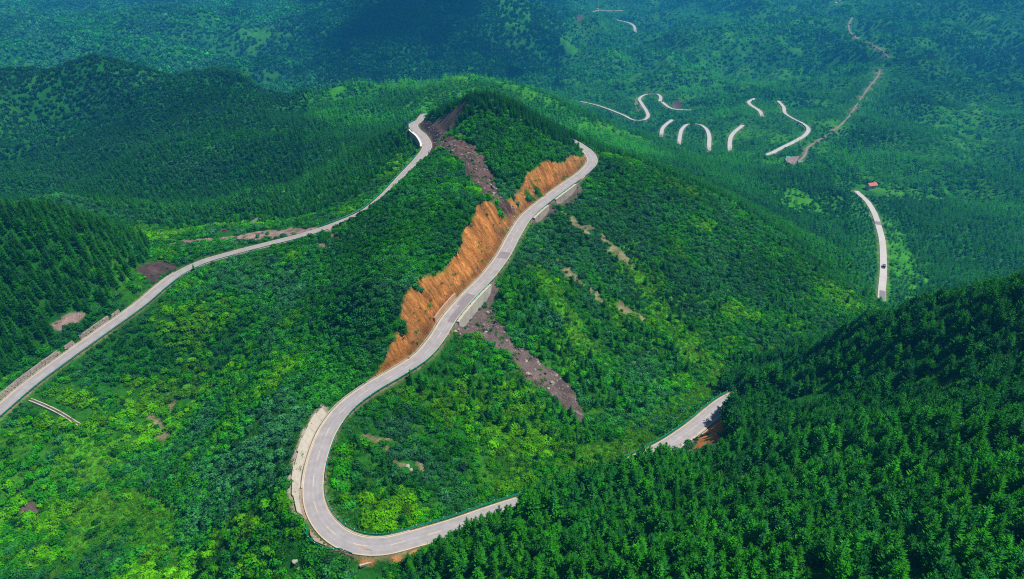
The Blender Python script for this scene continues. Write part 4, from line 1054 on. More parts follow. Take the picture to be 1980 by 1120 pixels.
# --- the woods beyond, in three belts
LEAFY_FAR = [([(-300,390),(0,390),(100,380),(180,330),(260,300),(420,230),(560,215),(560,185),(400,150),(180,90),(-300,100)], 560, 1000, .72),
             ([(400,-200),(1130,-200),(1100,60),(1080,150),(900,150),(620,170),(540,140)], 1100, 3500, .97),
             ([(-300,-200),(500,-200),(560,160),(-300,150)], 1000, 3500, .85)]
for (sp, z0, z1, seed, lod) in ((3.1, 440, 780, 41, 'mid'), (4.6, 780, 1300, 43, 'far'), (8.2, 1300, 3300, 47, 'far')):
    P, u, v, zc, rg = scatter_points(sp, -2700, 2700, 250, 3400, seed, z0, z1, 1.35)
    n = len(P); turf = fld(TURFM, P); clr = fld(CLEAR, P); bare = fld(BAREM, P)
    fleaf = np.clip(.30 + .9 * fbm(P[:, 0], P[:, 1], 120, 3, 171), .03, .97)
    for poly, a, b_, val in LEAFY_FAR:
        m = in_poly(u, v, poly) & (zc > a) & (zc < b_); fleaf[m] = val
    keep = (rg.random(n) < .97 - .8 * turf) & (clr > np.where(zc < 1200, 3.2, 5.0)) & (bare < .4)
    # keep the strip in front of the far roads low, so that they stay in view
    P, u, v, zc, fleaf, clr = (a[keep] for a in (P, u, v, zc, fleaf, clr)); n = len(P)
    leafy = rg.random(n) < fleaf
    strip_ = in_poly(u, v, [(170,95),(300,118),(420,145),(500,172),(580,188),(575,180),(500,165),(400,135),(260,100)]) & (zc > 800) & (zc < 980)
    leafy &= ~strip_
    spec = fbm(P[:, 0], P[:, 1], 70, 4, 173)
    tone = .36 + .7 * spec + rg.normal(0, .16, n) - .5 * strip_ - .15 * (u < 620); ty = np.clip(rg.normal(1, .22, n), .5, 1.7)
    ty = ty * np.where(zc < 1100, .78, .95) * (1 + .6 * fbm(P[:, 0], P[:, 1], 110, 4, 177))
    lit_ = in_poly(u, v, [(560,190),(700,160),(930,130),(1060,178),(1310,312),(1200,300),(1100,262),(1000,215),(930,190),(830,225),(780,235),(640,250)]) & (zc > 560) & (zc < 950)      # sunlit look and lighter green put into the wood behind the summit
    tone = tone + .38 * lit_; ty = ty * (1 + .45 * lit_)
    # painted shade on the left-hand hill and big mountain, painted sun on far slopes
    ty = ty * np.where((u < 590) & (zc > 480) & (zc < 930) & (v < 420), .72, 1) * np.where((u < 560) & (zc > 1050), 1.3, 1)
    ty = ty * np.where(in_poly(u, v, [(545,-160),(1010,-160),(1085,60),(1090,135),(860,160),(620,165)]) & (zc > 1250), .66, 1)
    ty = ty * np.where(in_poly(u, v, [(1095,150),(1090,-160),(1700,-160),(1640,110),(1560,160),(1300,190)]) & (zc > 1050), 1.3, 1) * np.where((u > 1690) & (zc > 950) & (v < 215) & (v > 80), .7, 1)  # sunlight on the terraced slope, shade on the right-hand hill, both in tint
    front = clr < 22
    hh = rg.uniform(.75, 1.3, n) * np.where(front, .62, 1) * np.where(strip_, 1.7, 1)
    c = ~leafy
    hc = hh * (6.6 if sp < 4 else 8.0 if sp < 6 else 11.0); wc = hc * (1.0 if sp < 6 else 1.1)
    rl = hh * sp * rg.uniform(.52, .72, n)
    if lod == 'mid':
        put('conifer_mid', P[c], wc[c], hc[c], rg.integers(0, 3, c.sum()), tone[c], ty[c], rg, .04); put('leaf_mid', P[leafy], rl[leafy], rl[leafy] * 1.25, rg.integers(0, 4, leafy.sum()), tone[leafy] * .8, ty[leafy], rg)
    else:
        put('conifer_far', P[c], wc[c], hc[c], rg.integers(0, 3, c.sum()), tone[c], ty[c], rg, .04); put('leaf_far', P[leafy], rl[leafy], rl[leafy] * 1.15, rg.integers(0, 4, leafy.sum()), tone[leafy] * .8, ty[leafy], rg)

# ------------------------------------------------------------------ single trees and bushes: the ones that show largest
def in_view(D, m=15): return (D['u'] > -m) & (D['u'] < IMG_W + m) & (D['v'] > 0) & (D['v'] < IMG_H + 40)
def tri_me(name, vft, mat): return finish_plant(name, *vft, mat)
con_me = [tri_me('crown', c, 'conifer') for c in con_near]; pine_me = [tri_me('crown', c, 'conifer') for c in pine_near]
bush_me = [tri_me('foliage', c, 'leaf') for c in leaf_near]; tall_me = [tri_me('foliage', c, 'leaf') for c in tall_near]

D = NEARC
size = D['h'] / D['zc'] * in_view(D)
order = np.argsort(-size)
lone = (~D['pr']) & (~D['pl']) & (~D['cr']) & (D['zc'] < 300) & in_view(D)
lone_idx = [i for i in np.argsort(-size * lone) if lone[i]][:60]
single = list(order[:240]); single += [i for i in lone_idx if i not in set(single)][:60]
single_set = np.zeros(len(D['P']), bool); single_set[single] = True
def where_words(u, v, dark, pr, h=6, tx=.5):
    if pr:
        size_ = 'tall' if h > 6.4 else 'small' if h < 5.2 else 'mid-sized'; tone_ = 'yellow-green' if tx > .62 else 'blue-green' if tx < .3 else 'fresh green'
        if dark: place_ = 'in the dark upper stand at the right edge' if u > 1700 else 'in the dark upper stand above the road end'
        elif v > 1010: place_ = 'at the bottom right corner' if u > 1650 else 'along the bottom edge right of centre' if u > 1250 else 'at the bottom edge below the hairpin road'
        elif u > 1650: place_ = 'near the right edge of the plantation'
        elif v < 930: place_ = 'in the upper plantation near the orange bank'
        else: place_ = 'in the middle of the lower plantation'
        return f'{size_} {tone_} young pine {place_}', f'{size_} {tone_} pines {place_}'
    if u < 700 and v > 560: return ('small dark conifer standing among the scrub of the lower left hollow', 'conifers in the lower left scrub')
    if v > 690 or u < 860:
        sz_ = 'tall' if h > 5.2 else 'small' if h < 4.2 else 'mid-sized'; pl_ = 'close behind the hairpin' if u < 780 else 'left of the scree foot' if v < 800 else 'in the middle of the hairpin hollow' if u < 1000 else 'near the stream below the scree'
        return (f'{sz_} dark pointed conifer {pl_}', f'{sz_} conifers {pl_}')
    return ('dark pointed conifer on the scrub slope right of the grey scree', 'conifers right of the scree')
def place_conifer(i, name=None, label=None, group=None):
    p = D['P'][i]; pine = D['pine'][i]; kd = int(D['kind'][i])
    root = empty('pine_tree' if pine else 'conifer_tree', (p[0], p[1], p[2] - .05), D['rz'][i])
    root.scale = (D['w'][i], D['w'][i], D['h'][i])
    lb, gr = where_words(D['u'][i], D['v'][i], D['dark'][i], D['pr'][i], D['h'][i], D['tx'][i])
    tag(root, label or lb, 'tree', group or gr)
    c = add('crown', (pine_me[kd % N_PINE] if pine else con_me[kd % N_CON]), root); c['tint'] = (float(D['tx'][i]), float(D['ty'][i]), 0.0)
    add('trunk', trunk_pine if pine else trunk_con, root)
for i in single: place_conifer(int(i))
rest = ~single_set
con_inst = [join_me('pine_plant', [pine_near[i], raw(trunk_pine)], ['conifer', 'bark']) for i in range(N_PINE)] + [join_me('spruce_plant', [con_near[i], raw(trunk_con)], ['conifer', 'bark']) for i in range(N_CON)]
idx = np.where(D['pine'], D['kind'] % N_PINE, N_PINE + D['kind'] % N_CON)
rg = np.random.default_rng(3)
Pc = D['P'].copy(); Pc[:, 2] -= .05
put('conifer_near', Pc[rest], D['w'][rest], D['h'][rest], idx[rest], D['tx'][rest], D['ty'][rest], rg, .04)

B = NEARB
size = B['r'] / B['zc'] * in_view(B) * (~in_poly(B['u'], B['v'], PLANT_R))
order = np.argsort(-size)[:290]
bs = np.zeros(len(B['P']), bool); bs[order] = True
def bush_words(u, v, tx, r=1.2):
    big_ = 'big' if r > 1.95 else 'low' if r < 1.5 else 'rounded'
    tone = 'lime green' if tx > .72 else 'bright green' if tx > .5 else 'deep green' if tx > .25 else 'blue-green'
    if u < 620: where = ('at the bottom left corner' if u < 240 and v > 960 else ('along the bottom edge just left of the hairpin' if u > 450 else 'along the bottom edge near the lime turf') if v > 960 else 'at the left edge below the drain' if u < 240 else 'in the lower left hollow') if v > 700 else 'below the left-hand road'
    elif v > 700 and u < 1250: where = 'in the hollow inside the hairpin'
    elif u < 860: where = 'on the spur above the orange cut'
    else: where = 'on the slope right of the climbing road'
    return f'{big_} {tone} leafy shrub {where}', f'{big_} {tone} shrubs {where}'
for i in order:
    p = B['P'][i]; kd = int(B['kind'][i])
    lb, gr = bush_words(B['u'][i], B['v'][i], B['tx'][i], B['r'][i])
    root = empty('leafy_shrub', (p[0], p[1], p[2] - .08), B['a'][i]); root.scale = (B['r'][i], B['r'][i], B['rz'][i]); tag(root, lb, 'shrub', gr)
    c = add('foliage', bush_me[kd % N_LEAF], root); c['tint'] = (float(B['tx'][i]), float(B['ty'][i]), 0.0)
    add('stem', stem_bush[kd % 3], root)
rb = ~bs
bi = np.where(B['face'], N_LEAF + B['kind'] % 3, B['kind'] % N_LEAF)
Pb = B['P'].copy(); Pb[:, 2] -= .08
put('shrub_near', Pb[rb], B['r'][rb], B['rz'][rb], bi[rb], B['tx'][rb], B['ty'][rb], rg)

# ------------------------------------------------------------------ the uncountable rest: one object per kind of cover
def proto_collection(name, meshes):
    c = bpy.data.collections.new(name)
    for i, me in enumerate(meshes):
        o = bpy.data.objects.new(f'{name}_{i:02d}', me); c.objects.link(o)
    return c
def cover(name, label, key, meshes):
    ch = veg[key]; P = np.vstack([c['P'] for c in ch]); n = len(P)
    me = bpy.data.meshes.new(name); me.vertices.add(n); me.vertices.foreach_set('co', P.astype(np.float32).ravel())
    for an, tp, prop, arr in (('scl', 'FLOAT_VECTOR', 'vector', 's'), ('rot', 'FLOAT_VECTOR', 'vector', 'rot'), ('tint', 'FLOAT_VECTOR', 'vector', 'tint'), ('pick', 'INT', 'value', 'idx')):
        a = me.attributes.new(an, tp, 'POINT'); a.data.foreach_set(prop, np.concatenate([c[arr] for c in ch]).astype(np.int32 if tp == 'INT' else np.float32).ravel())
    o = add(name, me); tag(o, label, kind='stuff')
    ng = bpy.data.node_groups.new(name, 'GeometryNodeTree')
    ng.interface.new_socket('Geometry', in_out='INPUT', socket_type='NodeSocketGeometry'); ng.interface.new_socket('Geometry', in_out='OUTPUT', socket_type='NodeSocketGeometry')
    N, L = ng.nodes, ng.links
    gi, go = N.new('NodeGroupInput'), N.new('NodeGroupOutput')
    iop = N.new('GeometryNodeInstanceOnPoints'); ci = N.new('GeometryNodeCollectionInfo')
    ci.inputs['Collection'].default_value = proto_collection(name + '_kinds', meshes); ci.inputs['Separate Children'].default_value = True; ci.inputs['Reset Children'].default_value = True
    iop.inputs['Pick Instance'].default_value = True
    def attr(an, dt):
        a = N.new('GeometryNodeInputNamedAttribute'); a.data_type = dt; a.inputs['Name'].default_value = an; return a.outputs['Attribute']
    e2r = N.new('FunctionNodeEulerToRotation')
    L.new(attr('rot', 'FLOAT_VECTOR'), e2r.inputs[0]); L.new(e2r.outputs[0], iop.inputs['Rotation']); L.new(attr('scl', 'FLOAT_VECTOR'), iop.inputs['Scale']); L.new(attr('pick', 'INT'), iop.inputs['Instance Index'])
    L.new(gi.outputs[0], iop.inputs['Points']); L.new(ci.outputs[0], iop.inputs['Instance']); L.new(iop.outputs[0], go.inputs[0])
    md = o.modifiers.new('cover', 'NODES'); md.node_group = ng
    print('COVER', name, n)
    return o
cover('conifer_forest', 'dense conifer woods on the near hillsides', 'conifer_near', con_inst)
cover('shrub_cover', 'leafy scrub covering the near slopes', 'shrub_near', [tri_me('foliage', c, 'leaf') for c in leaf_near + tall_near])
cover('grass_cover', 'grass and herbs between the shrubs', 'grass', [tri_me('grass', c, 'grass') for c in tufts])
cover('valley_conifers', 'conifer woods on the middle hills', 'conifer_mid', [tri_me('conifer', c, 'conifer') for c in con_mid])
cover('valley_broadleaf', 'broadleaf woods on the middle hills', 'leaf_mid', [tri_me('broadleaf', c, 'leaf') for c in leaf_mid])
cover('distant_conifers', 'far conifer woods on the mountains', 'conifer_far', [tri_me('conifer', c, 'conifer') for c in con_far])
cover('distant_broadleaf', 'far broadleaf woods on the mountains', 'leaf_far', [tri_me('broadleaf', c, 'leaf') for c in leaf_far])
# ------------------------------------------------------------------ retaining walls
def wall_panels(name, label, i0, i1, side, o_in, o_out, H, mat, cope, length=4, base_drop=1.2, group=None, jitter=.0, up=0.0, batter=.35, top_steps=None, cope_mat='concrete_pale'):
    """upright wall below (or above) the road edge, cast in panels with open joints and a coping"""
    a, b_ = min(i0, i1), max(i0, i1)
    c = full[(a + b_) // 2]; root = empty(name, tuple(c)); tag(root, label, 'wall', group)
    q = a; kk = 0
    while q < b_:
        r = min(q + length, b_)
        if r - q < 2: break
        pts = []
        for z in (0, 1):
            for (ii, oo) in ((q, o_in), (r, o_in), (r, o_out), (q, o_out)):
                t = .04 if ii == q else -.04
                p, s = full[ii], SF[ii] * side; tdir = np.array([-SF[ii][1], SF[ii][0]]) * t
                frac = min(1, .6 + .4 * min(ii - a, b_ - ii) / 5)
                top = up + (top_steps[kk % len(top_steps)] if top_steps else 0)
                bt = batter if (z == 0 and oo == o_out) else 0
                zz = p[2] + (top if z else (up - H * frac - base_drop))
                pts.append((p[0] + s[0] * (oo + bt) + tdir[0] - c[0], p[1] + s[1] * (oo + bt) + tdir[1] - c[1], zz - c[2]))
        if side < 0: pts = [pts[j] for j in (3, 2, 1, 0, 7, 6, 5, 4)]
        MB().hexa(pts).build('panel', mat, root)
        q = r; kk += 1
    if cope:
        P = full[a:b_ + 1] - c
        MB().sweep(P, SF[a:b_ + 1] * side, [(o_in - .03, up + .01), (o_in - .03, up + .22), (o_out + .10, up + .22), (o_out + .10, up + .01)]).build('coping', cope_mat, root)
    return root
def rng(xa, ya, xb, yb): return at_px(xa, ya), at_px(xb, yb)
a, b_ = rng(868, 622, 932, 545)
wall_panels('retaining_wall', 'high pale concrete retaining wall holding the road above the grey scree', a, b_, 1, 3.3, 4.5, 4.6, 'concrete', True, 6)
a, b_ = rng(1018, 420, 1047, 395)
wall_panels('retaining_wall', 'lower of two masonry walls below the road under the summit', a, b_, 1, 3.3, 4.5, 3.8, 'masonry', True, 5)
a, b_ = rng(1060, 384, 1100, 353)
wall_panels('retaining_wall', 'longer upper masonry wall below the road under the summit', a, b_, 1, 3.3, 4.5, 3.8, 'masonry', True, 5)
a, b_ = rng(826, 283, 803, 250)
wall_panels('retaining_wall', 'blue-grey wall with white parapet below the bend left of the summit', a, b_, 1, 3.3, 4.4, 4.0, 'masonry', True, 6, cope_mat='white')
a, b_ = rng(862, 628, 898, 582)
wall_panels('revetment_wall', 'low tan wall on the uphill side facing the high retaining wall', a, b_, -1, 4.1, 4.75, 3.2, 'tan_wall', False, 6, up=2.5, batter=0)

# sloping concrete facing along the uphill side above the hairpin, cast slab by slab
a, b_ = rng(600, 992, 652, 805)
c = full[(a + b_) // 2]; root = empty('slope_revetment', tuple(c)); tag(root, 'pale concrete slope facing in stepped slabs left of the hairpin', 'wall')
q = a; kk = 0
hs = [2.0, 2.6, 2.9, 2.5, 3.0, 2.7, 2.9, 2.4, 2.1, 1.6]
while q < b_ - 2:
    r = min(q + 5, b_); H = hs[kk % len(hs)]; pts = []
    for (lift_) in (-.5, .12):
        for (ii, oo, zz) in ((q, 4.0, 0), (r, 4.0, 0), (r, 4.0 + H * .58, H), (q, 4.0 + H * .58, H)):
            t = .03 if ii == q else -.03; p, s = full[ii], -SF[ii]; tdir = np.array([-SF[ii][1], SF[ii][0]]) * t
            pts.append((p[0] + s[0] * oo + tdir[0] - c[0], p[1] + s[1] * oo + tdir[1] - c[1], p[2] + zz + .05 + lift_ - c[2]))
    pts = [pts[j] for j in (3, 2, 1, 0, 7, 6, 5, 4)]
    MB().hexa(pts).build('slab', 'concrete_pale', root); q = r; kk += 1

# rough stone walls beside the left-hand road, built of stones
stone_me = []
rgs = random.Random(5)
for k in range(5):
    V = []
    for z in (0, 1):
        for (x, y) in ((0, 0), (1, 0), (1, 1), (0, 1)):
            V.append((x - .5 + rgs.uniform(-.1, .1), y - .5 + rgs.uniform(-.1, .1), z + rgs.uniform(-.12, .1)))
    b = MB().hexa(V); stone_me.append(mesh_from('stone', b.V, b.F, 'masonry_dark' if k % 2 else 'masonry'))
def stone_wall(label, xa, ya, xb, yb, side, off, H, group=None):
    i0, i1 = sorted(rng(xa, ya, xb, yb)); c = full[(i0 + i1) // 2]; root = empty('stone_wall', tuple(c)); tag(root, label, 'wall', group)
    P, S = full[i0:i1 + 1] - c, SF[i0:i1 + 1] * side
    MB().sweep(P, S, [(off + .25, -.5), (off + .25, H - .15), (off + .8, H - .15), (off + .8, -.5)]).build('core', 'masonry_dark', root)
    n_c = max(2, int(round(H / .8)))
    for cidx in range(n_c):
        pos = rgs.uniform(0, .8)
        while pos < len(P) - 1.2:
            L_ = rgs.uniform(.95, 1.6); ii = int(pos); p = P[ii] + (P[min(ii + 1, len(P) - 1)] - P[ii]) * (pos - ii); s = S[ii]
            th = math.atan2(s[0], -s[1])
            ht = .8 * rgs.uniform(.85, 1.2) * (1 if cidx < n_c - 1 else rgs.uniform(.5, 1.3))
            o = add('stone', stone_me[rgs.randrange(5)], root, (p[0] + s[0] * (off + .3), p[1] + s[1] * (off + .3), p[2] + cidx * .8 - .3), (0, 0, th + rgs.uniform(-.08, .08)))
            o.scale = (L_ * .97, .5, ht); pos += L_
    return root
stone_wall('long rough stone wall above the left-hand road nearest the corner', 12, 782, 128, 692, 1, 3.95, 2.3)
stone_wall('short rough stone wall above the left-hand road beside a dark bush', 140, 684, 158, 670, 1, 3.95, 1.9)
stone_wall('rough stone wall above the left-hand road near the pink soil', 168, 662, 222, 624, 1, 3.95, 2.2)
stone_wall('last stub of stone wall above the left-hand road towards the conifers', 232, 618, 246, 608, 1, 3.95, 1.6)

# concrete drain that runs down from the left-hand road
def drape(P2, lift):
    return np.column_stack([P2, ground(P2[:, 0], P2[:, 1]) + lift])
d0, d1 = to_ground(58, 774), to_ground(156, 826)
t = np.linspace(0, 1, 26)[:, None]; line = d0[:2] * (1 - t) + d1[:2] * t
P = drape(line, .12); P[:, 2] = np.convolve(np.concatenate([np.full(3, P[0, 2]), P[:, 2], np.full(3, P[-1, 2])]), np.ones(7) / 7, 'valid') + .2
root = empty('drain_channel', tuple(P[0])); tag(root, 'pale concrete drain running down the slope from the left-hand road', 'drain'); Pl = P - P[0]; S = side_of(P)
for o0, o1, nm, mt, zz in ((-.75, -.40, 'side_wall', 'concrete_pale', .35), (.40, .75, 'side_wall', 'concrete_pale', .35), (-.40, .40, 'channel_bed', 'gutter_dark', .06)):
    MB().sweep(Pl, S, [(o0 + .002, zz), (o1 - .002, zz), (o1 - .002, -.8), (o0 + .002, -.8)]).build(nm, mt, root)

# ------------------------------------------------------------------ stones
def rock_mesh(seed, mat, n=9):
    rg_ = random.Random(seed); bm = bmesh.new(); bmesh.ops.create_icosphere(bm, subdivisions=1, radius=1)
    for v_ in bm.verts: v_.co = Vector((v_.co.x * rg_.uniform(.7, 1.2), v_.co.y * rg_.uniform(.6, 1.1), v_.co.z * rg_.uniform(.4, .8)))
    me = bpy.data.meshes.new('rock'); bm.to_mesh(me); bm.free(); me.materials.append(M[mat]); return me
rock_pale = [rock_mesh(i, 'rock_pale') for i in range(3)]; rock_dark = [rock_mesh(10 + i, 'rock') for i in range(4)]
for px, py, sz, lb in ((788, 902, 1.0, 'larger of two pale boulders on the bare streak inside the hairpin'), (795, 909, .65, 'smaller pale boulder on the bare streak inside the hairpin'), (570, 1086, .9, 'pale boulder in the scrub at the bottom below the hairpin'),
                       (578, 1100, .7, 'small pale boulder at the bottom edge below the lay-by'), (924, 645, .8, 'pale stone at the top of the grey scree'), (880, 641, .9, 'pale rubble block at the foot of the high wall'), (1240, 780, .7, 'grey stone in the stream bed beside the lower road')):
    g = to_ground(px, py); o = add('boulder', rock_pale[int(px) % 3], None, (g[0], g[1], g[2] + sz * .15), (0, 0, px * .7)); o.scale = (sz, sz, sz); tag(o, lb, 'boulder')
g = to_ground(712, 1090); root = MB().box(-2.2, 2.2, -.25, .25, -.3, .35).build('concrete_beam', 'concrete_pale', None, loc=tuple(g), rot=(0, 0, .35)); tag(root, 'pale concrete beam lying below the orange verge of the hairpin', 'beam')
# rubble on the scree and at the foot of the cuts: uncountable
P_, u_, v_, zc_, rg_ = scatter_points(.8, -150, 150, 150, 460, 61, 150, 470)
scar = in_poly(u_, v_, BARE[0][3]) | in_poly(u_, v_, BARE[1][3])
foot = (fld(CUTM, P_) > .5) & (fld(RD, P_) < 6.5) & (fld(RD, P_) > 4.3)
m = ((scar & (rg_.random(len(P_)) < .38)) | (foot & (rg_.random(len(P_)) < .10))) & (fld(CLEAR, P_) > 1.2)
P_ = P_[m]; n = len(P_); s_ = rg_.gamma(2.0, .14, n) + .10
put('rubble', P_, s_, s_, rg_.integers(0, 6, n), np.zeros(n), np.ones(n), rg_, .4)
cover('scree_rubble', 'grey and brown rubble on the scree', 'rubble', rock_dark + [rock_mesh(30, 'gutter_dark'), rock_mesh(31, 'masonry')])

# ------------------------------------------------------------------ signs
def sign(name, label, g, w, h, post_h, mat, rz, back='steel'):
    root = empty(name, tuple(g), rz); tag(root, label, 'sign')
    for x in (-w * .32, w * .32): MB().cyl((x, 0, -.6), .06, post_h + h + .5, 8).build('post', 'steel', root)
    bd = MB().box(-w / 2, w / 2, -.16, -.08, post_h, post_h + h).build('board', mat, root)
    MB().box(-w / 2 - .04, w / 2 + .04, -.07, -.045, post_h - .04, post_h + h + .04).build('rim', back, bd)
    return root, bd
j = at_px(800, 240); p = full[j] + np.array([*(SF[j] * 6.0), 0]); p[2] = ground(p[0], p[1])
root, bd = sign('road_sign', 'small blue and red sign board behind the bend left of the summit', p, 2.6, 1.6, 1.6, 'blue', .1)
MB().box(-.95, -.15, -.175, -.162, 1.85, 2.6).build('red_mark', 'red', bd)
j = at_px(806, 236); p = full[j] + np.array([*(SF[j] * 4.6), 0]); p[2] = ground(p[0], p[1])
root = MB().cyl((0, 0, -.4), .14, 1.7, 10).build('marker_post', 'white', None, loc=tuple(p)); tag(root, 'short white marker post beside the blue sign', 'post')
MB().cyl((0, 0, .85), .15, .2, 10).build('red_band', 'red', root)
g = to_ground(435, 451); root, bd = sign('notice_board', 'red notice board on the grassy mound beyond the left-hand road', g, 2.4, 1.3, .9, 'red', .15)
j = at_px(1150, 318); p = full[j] + np.array([*(SF[j] * 4.3), 0]); p[2] = ground(p[0], p[1])
root = MB().cyl((0, 0, -.5), .12, 1.9, 10).build('marker_post', 'white', None, loc=tuple(p)); tag(root, 'white marker post on the outer verge of the bend right of the summit', 'post'); MB().cyl((0, 0, 1.0), .13, .2, 10).build('red_band', 'red', root)
j = at_px(700, 765); p = full[j] - np.array([*(SF[j] * 4.4), 0]); p[2] = ground(p[0], p[1])
root = MB().cyl((0, 0, -.5), .11, 1.8, 10).build('marker_post', 'white', None, loc=tuple(p)); tag(root, 'white marker post beside the gutter below the lower end of the orange cut', 'post'); MB().cyl((0, 0, .9), .12, .2, 10).build('red_band', 'red', root)

# ------------------------------------------------------------------ the truck on the valley road
Q = far_roads['C']; j = at_px(1707, 517, Q); tdir = Q[j - 2, :2] - Q[j + 2, :2]      # heads towards the camera
S = side_of(Q); p = Q[j].copy(); p[:2] += S[j] * .2; TRUCK_SCALE = 1.12
grade = math.atan2(Q[j - 3, 2] - Q[j + 3, 2], np.linalg.norm(Q[j - 3, :2] - Q[j + 3, :2]))
truck = empty('light_truck', tuple(p + np.array([0, 0, .01])), math.atan2(tdir[1], tdir[0]))
truck.rotation_euler = (0, -grade, math.atan2(tdir[1], tdir[0]))
truck.scale = (TRUCK_SCALE,) * 3
tag(truck, 'small truck with red cab and blue-grey bed on the valley road', 'truck')
MB().box(-2.9, 2.5, -.45, .45, .42, .62).build('chassis', 'truck_dark', truck)
bed = MB().box(-2.95, .55, -1.05, 1.05, .85, .97).build('cargo_bed', 'truck_blue', truck)
for nm, bx in (('side_board', (-2.95, .55, -1.05, -.99, .98, 1.5)), ('side_board', (-2.95, .55, .99, 1.05, .98, 1.5)), ('tailgate', (-2.95, -2.88, -.98, .98, .98, 1.5)), ('head_board', (.48, .55, -.98, .98, .98, 2.0))):
    MB().box(*bx).build(nm, 'truck_blue', bed)
MB().box(-2.6, .3, -.9, .9, .98, 1.3, .25).build('load', 'truck_blue', bed)
cab = MB(); V = [(.7, -1.0, .55), (2.15, -1.0, .55), (2.15, 1.0, .55), (.7, 1.0, .55), (.8, -.88, 2.1), (1.65, -.88, 2.1), (1.65, .88, 2.1), (.8, .88, 2.1)]
cab = cab.hexa(V).build('cab', 'red', truck)
MB().hexa([(1.98, -.86, 1.15), (2.02, -.86, 1.15), (2.02, .86, 1.15), (1.98, .86, 1.15), (1.70, -.80, 2.02), (1.74, -.80, 2.02), (1.74, .80, 2.02), (1.70, .80, 2.02)]).build('windscreen', 'glass', cab)
for s in (-1, 1):
    MB().hexa([(1.0, s * .975, 1.25), (1.8, s * .975, 1.25), (1.8, s * .99, 1.25), (1.0, s * .99, 1.25), (1.05, s * .90, 1.95), (1.6, s * .90, 1.95), (1.6, s * .925, 1.95), (1.05, s * .925, 1.95)]).build('side_window', 'glass', cab)
    MB().box(1.9, 2.0, s * 1.05 - .07, s * 1.05 + .07, 1.45, 1.85).build('mirror', 'truck_dark', cab)
MB().box(2.16, 2.9, -.9, .9, .55, 1.1, .12).build('bonnet', 'truck_dark', truck)
MB().box(2.91, 3.02, -1.0, 1.0, .42, .62).build('bumper', 'white', truck)
for s in (-.65, .65): MB().cyl((2.88, s, .8), .13, .06, 10, axis=0).build('headlight', 'white', truck)
MB().box(.95, 1.1, -.5, .5, 2.11, 2.16).build('roof_panel', 'white', cab)  # white strip stands in for the bright reflection on the cab roof
for x in (-2.0, 1.75):
    for s in (-1, 1):
        wh = MB().cyl((0, -.14, 0), .42, .28, 14, axis=1).build('wheel', 'truck_dark', truck, loc=(x, s * .88, .43))
        MB().cyl((0, -.16 if s < 0 else .15, 0), .22, .015, 12, axis=1).build('rim', 'steel', wh)

# ------------------------------------------------------------------ far buildings, mast, yard
def house(name, label, g, L_, W_, H_, rz, roof, wallm='cream', cat='house', chimney=True):
    root = empty(name, tuple(g), rz); tag(root, label, cat); x, y = L_ / 2, W_ / 2; rh = W_ * .33
    MB().box(-x, x, -y, y, -2.5, H_).build('wall', wallm, root)
    b = MB(); b.V = [(-x - .5, -y - .6, H_ - .1), (x + .5, -y - .6, H_ - .1), (x + .5, y + .6, H_ - .1), (-x - .5, y + .6, H_ - .1), (-x - .5, 0, H_ + rh), (x + .5, 0, H_ + rh),
                     (-x - .5, -y - .6, H_ + .15), (x + .5, -y - .6, H_ + .15), (x + .5, y + .6, H_ + .15), (-x - .5, y + .6, H_ + .15), (-x - .5, 0, H_ + rh + .25), (x + .5, 0, H_ + rh + .25)]
    b.F = [(6, 7, 11, 10), (8, 9, 10, 11), (0, 4, 5, 1), (2, 5, 4, 3), (0, 1, 7, 6), (2, 3, 9, 8), (0, 6, 10, 4), (4, 10, 9, 3), (1, 5, 11, 7), (5, 2, 8, 11)]
    rf = b.build('roof', roof, root)
    if chimney: MB().box(x * .5, x * .5 + .7, .2, .9, H_ + rh * .3, H_ + rh + 1.1).build('chimney', 'cream', rf)
    for k in (-.6, .15, .6):
        wd = MB().box(x * k - .5, x * k + .5, -y - .05, -y - .01, 1.0, 2.2).build('window', 'white', root); MB().box(x * k - .4, x * k + .4, -y - .08, -y - .052, 1.1, 2.1).build('pane', 'glass', wd)
    dr = MB().box(-x * .3, -x * .3 + 1.0, -y - .06, -y - .012, 0, 2.1).build('door', 'truck_dark', root); MB().box(-x * .3 + .8, -x * .3 + .9, -y - .1, -y - .062, 1.0, 1.1).build('handle', 'steel', dr)
    return root
g = to_ground(1683, 366); house('farm_house', 'small house with salmon red roof among trees above the valley road', g + np.array([0, 0, 2.2]), 10, 6.5, 3.2, .25, 'roof_red')
for px, py, lb, sz in ((1622, 5, 'larger of two tiny white huts near the top edge', 6.5), (1615, 12, 'smaller of two tiny white huts near the top edge', 4.0)):
    g = to_ground(px, py); house('hut', lb, g + np.array([0, 0, 7.0]), sz * 1.3, sz, 3.2, .3, 'white', 'white', 'hut', False)
for px, py, lb in ((1522, 309, 'small turquoise roofed shed at the far left of the gravel yard'), (1545, 318, 'small turquoise roofed shed beside the gravel yard track')):
    g = to_ground(px, py); house('shed', lb, g + np.array([0, 0, 1.0]), 5, 3.5, 2.2, .2, 'rail_green', 'cream', 'shed', False)
yd = np.array([to_ground(x, y) for x, y in ((1517, 311), (1530, 309), (1544, 309), (1541, 316), (1536, 322), (1528, 319), (1520, 316))]); yd[:, 2] = yd[:, 2].max() + .4
b = MB(); n = len(yd); b.V += [tuple(p) for p in yd] + [(p[0], p[1], p[2] - 6) for p in yd]; b.F.append(tuple(range(n - 1, -1, -1))); b.F += [(i, (i + 1) % n, n + (i + 1) % n, n + i) for i in range(n)]
tag(b.build('gravel_yard', 'dirt_track'), 'pale gravel yard at the end of the dirt track', kind='structure')
g = to_ground(1156, 19); root = empty('antenna_mast', tuple(g)); tag(root, 'thin white mast standing beside the farthest road', 'mast')
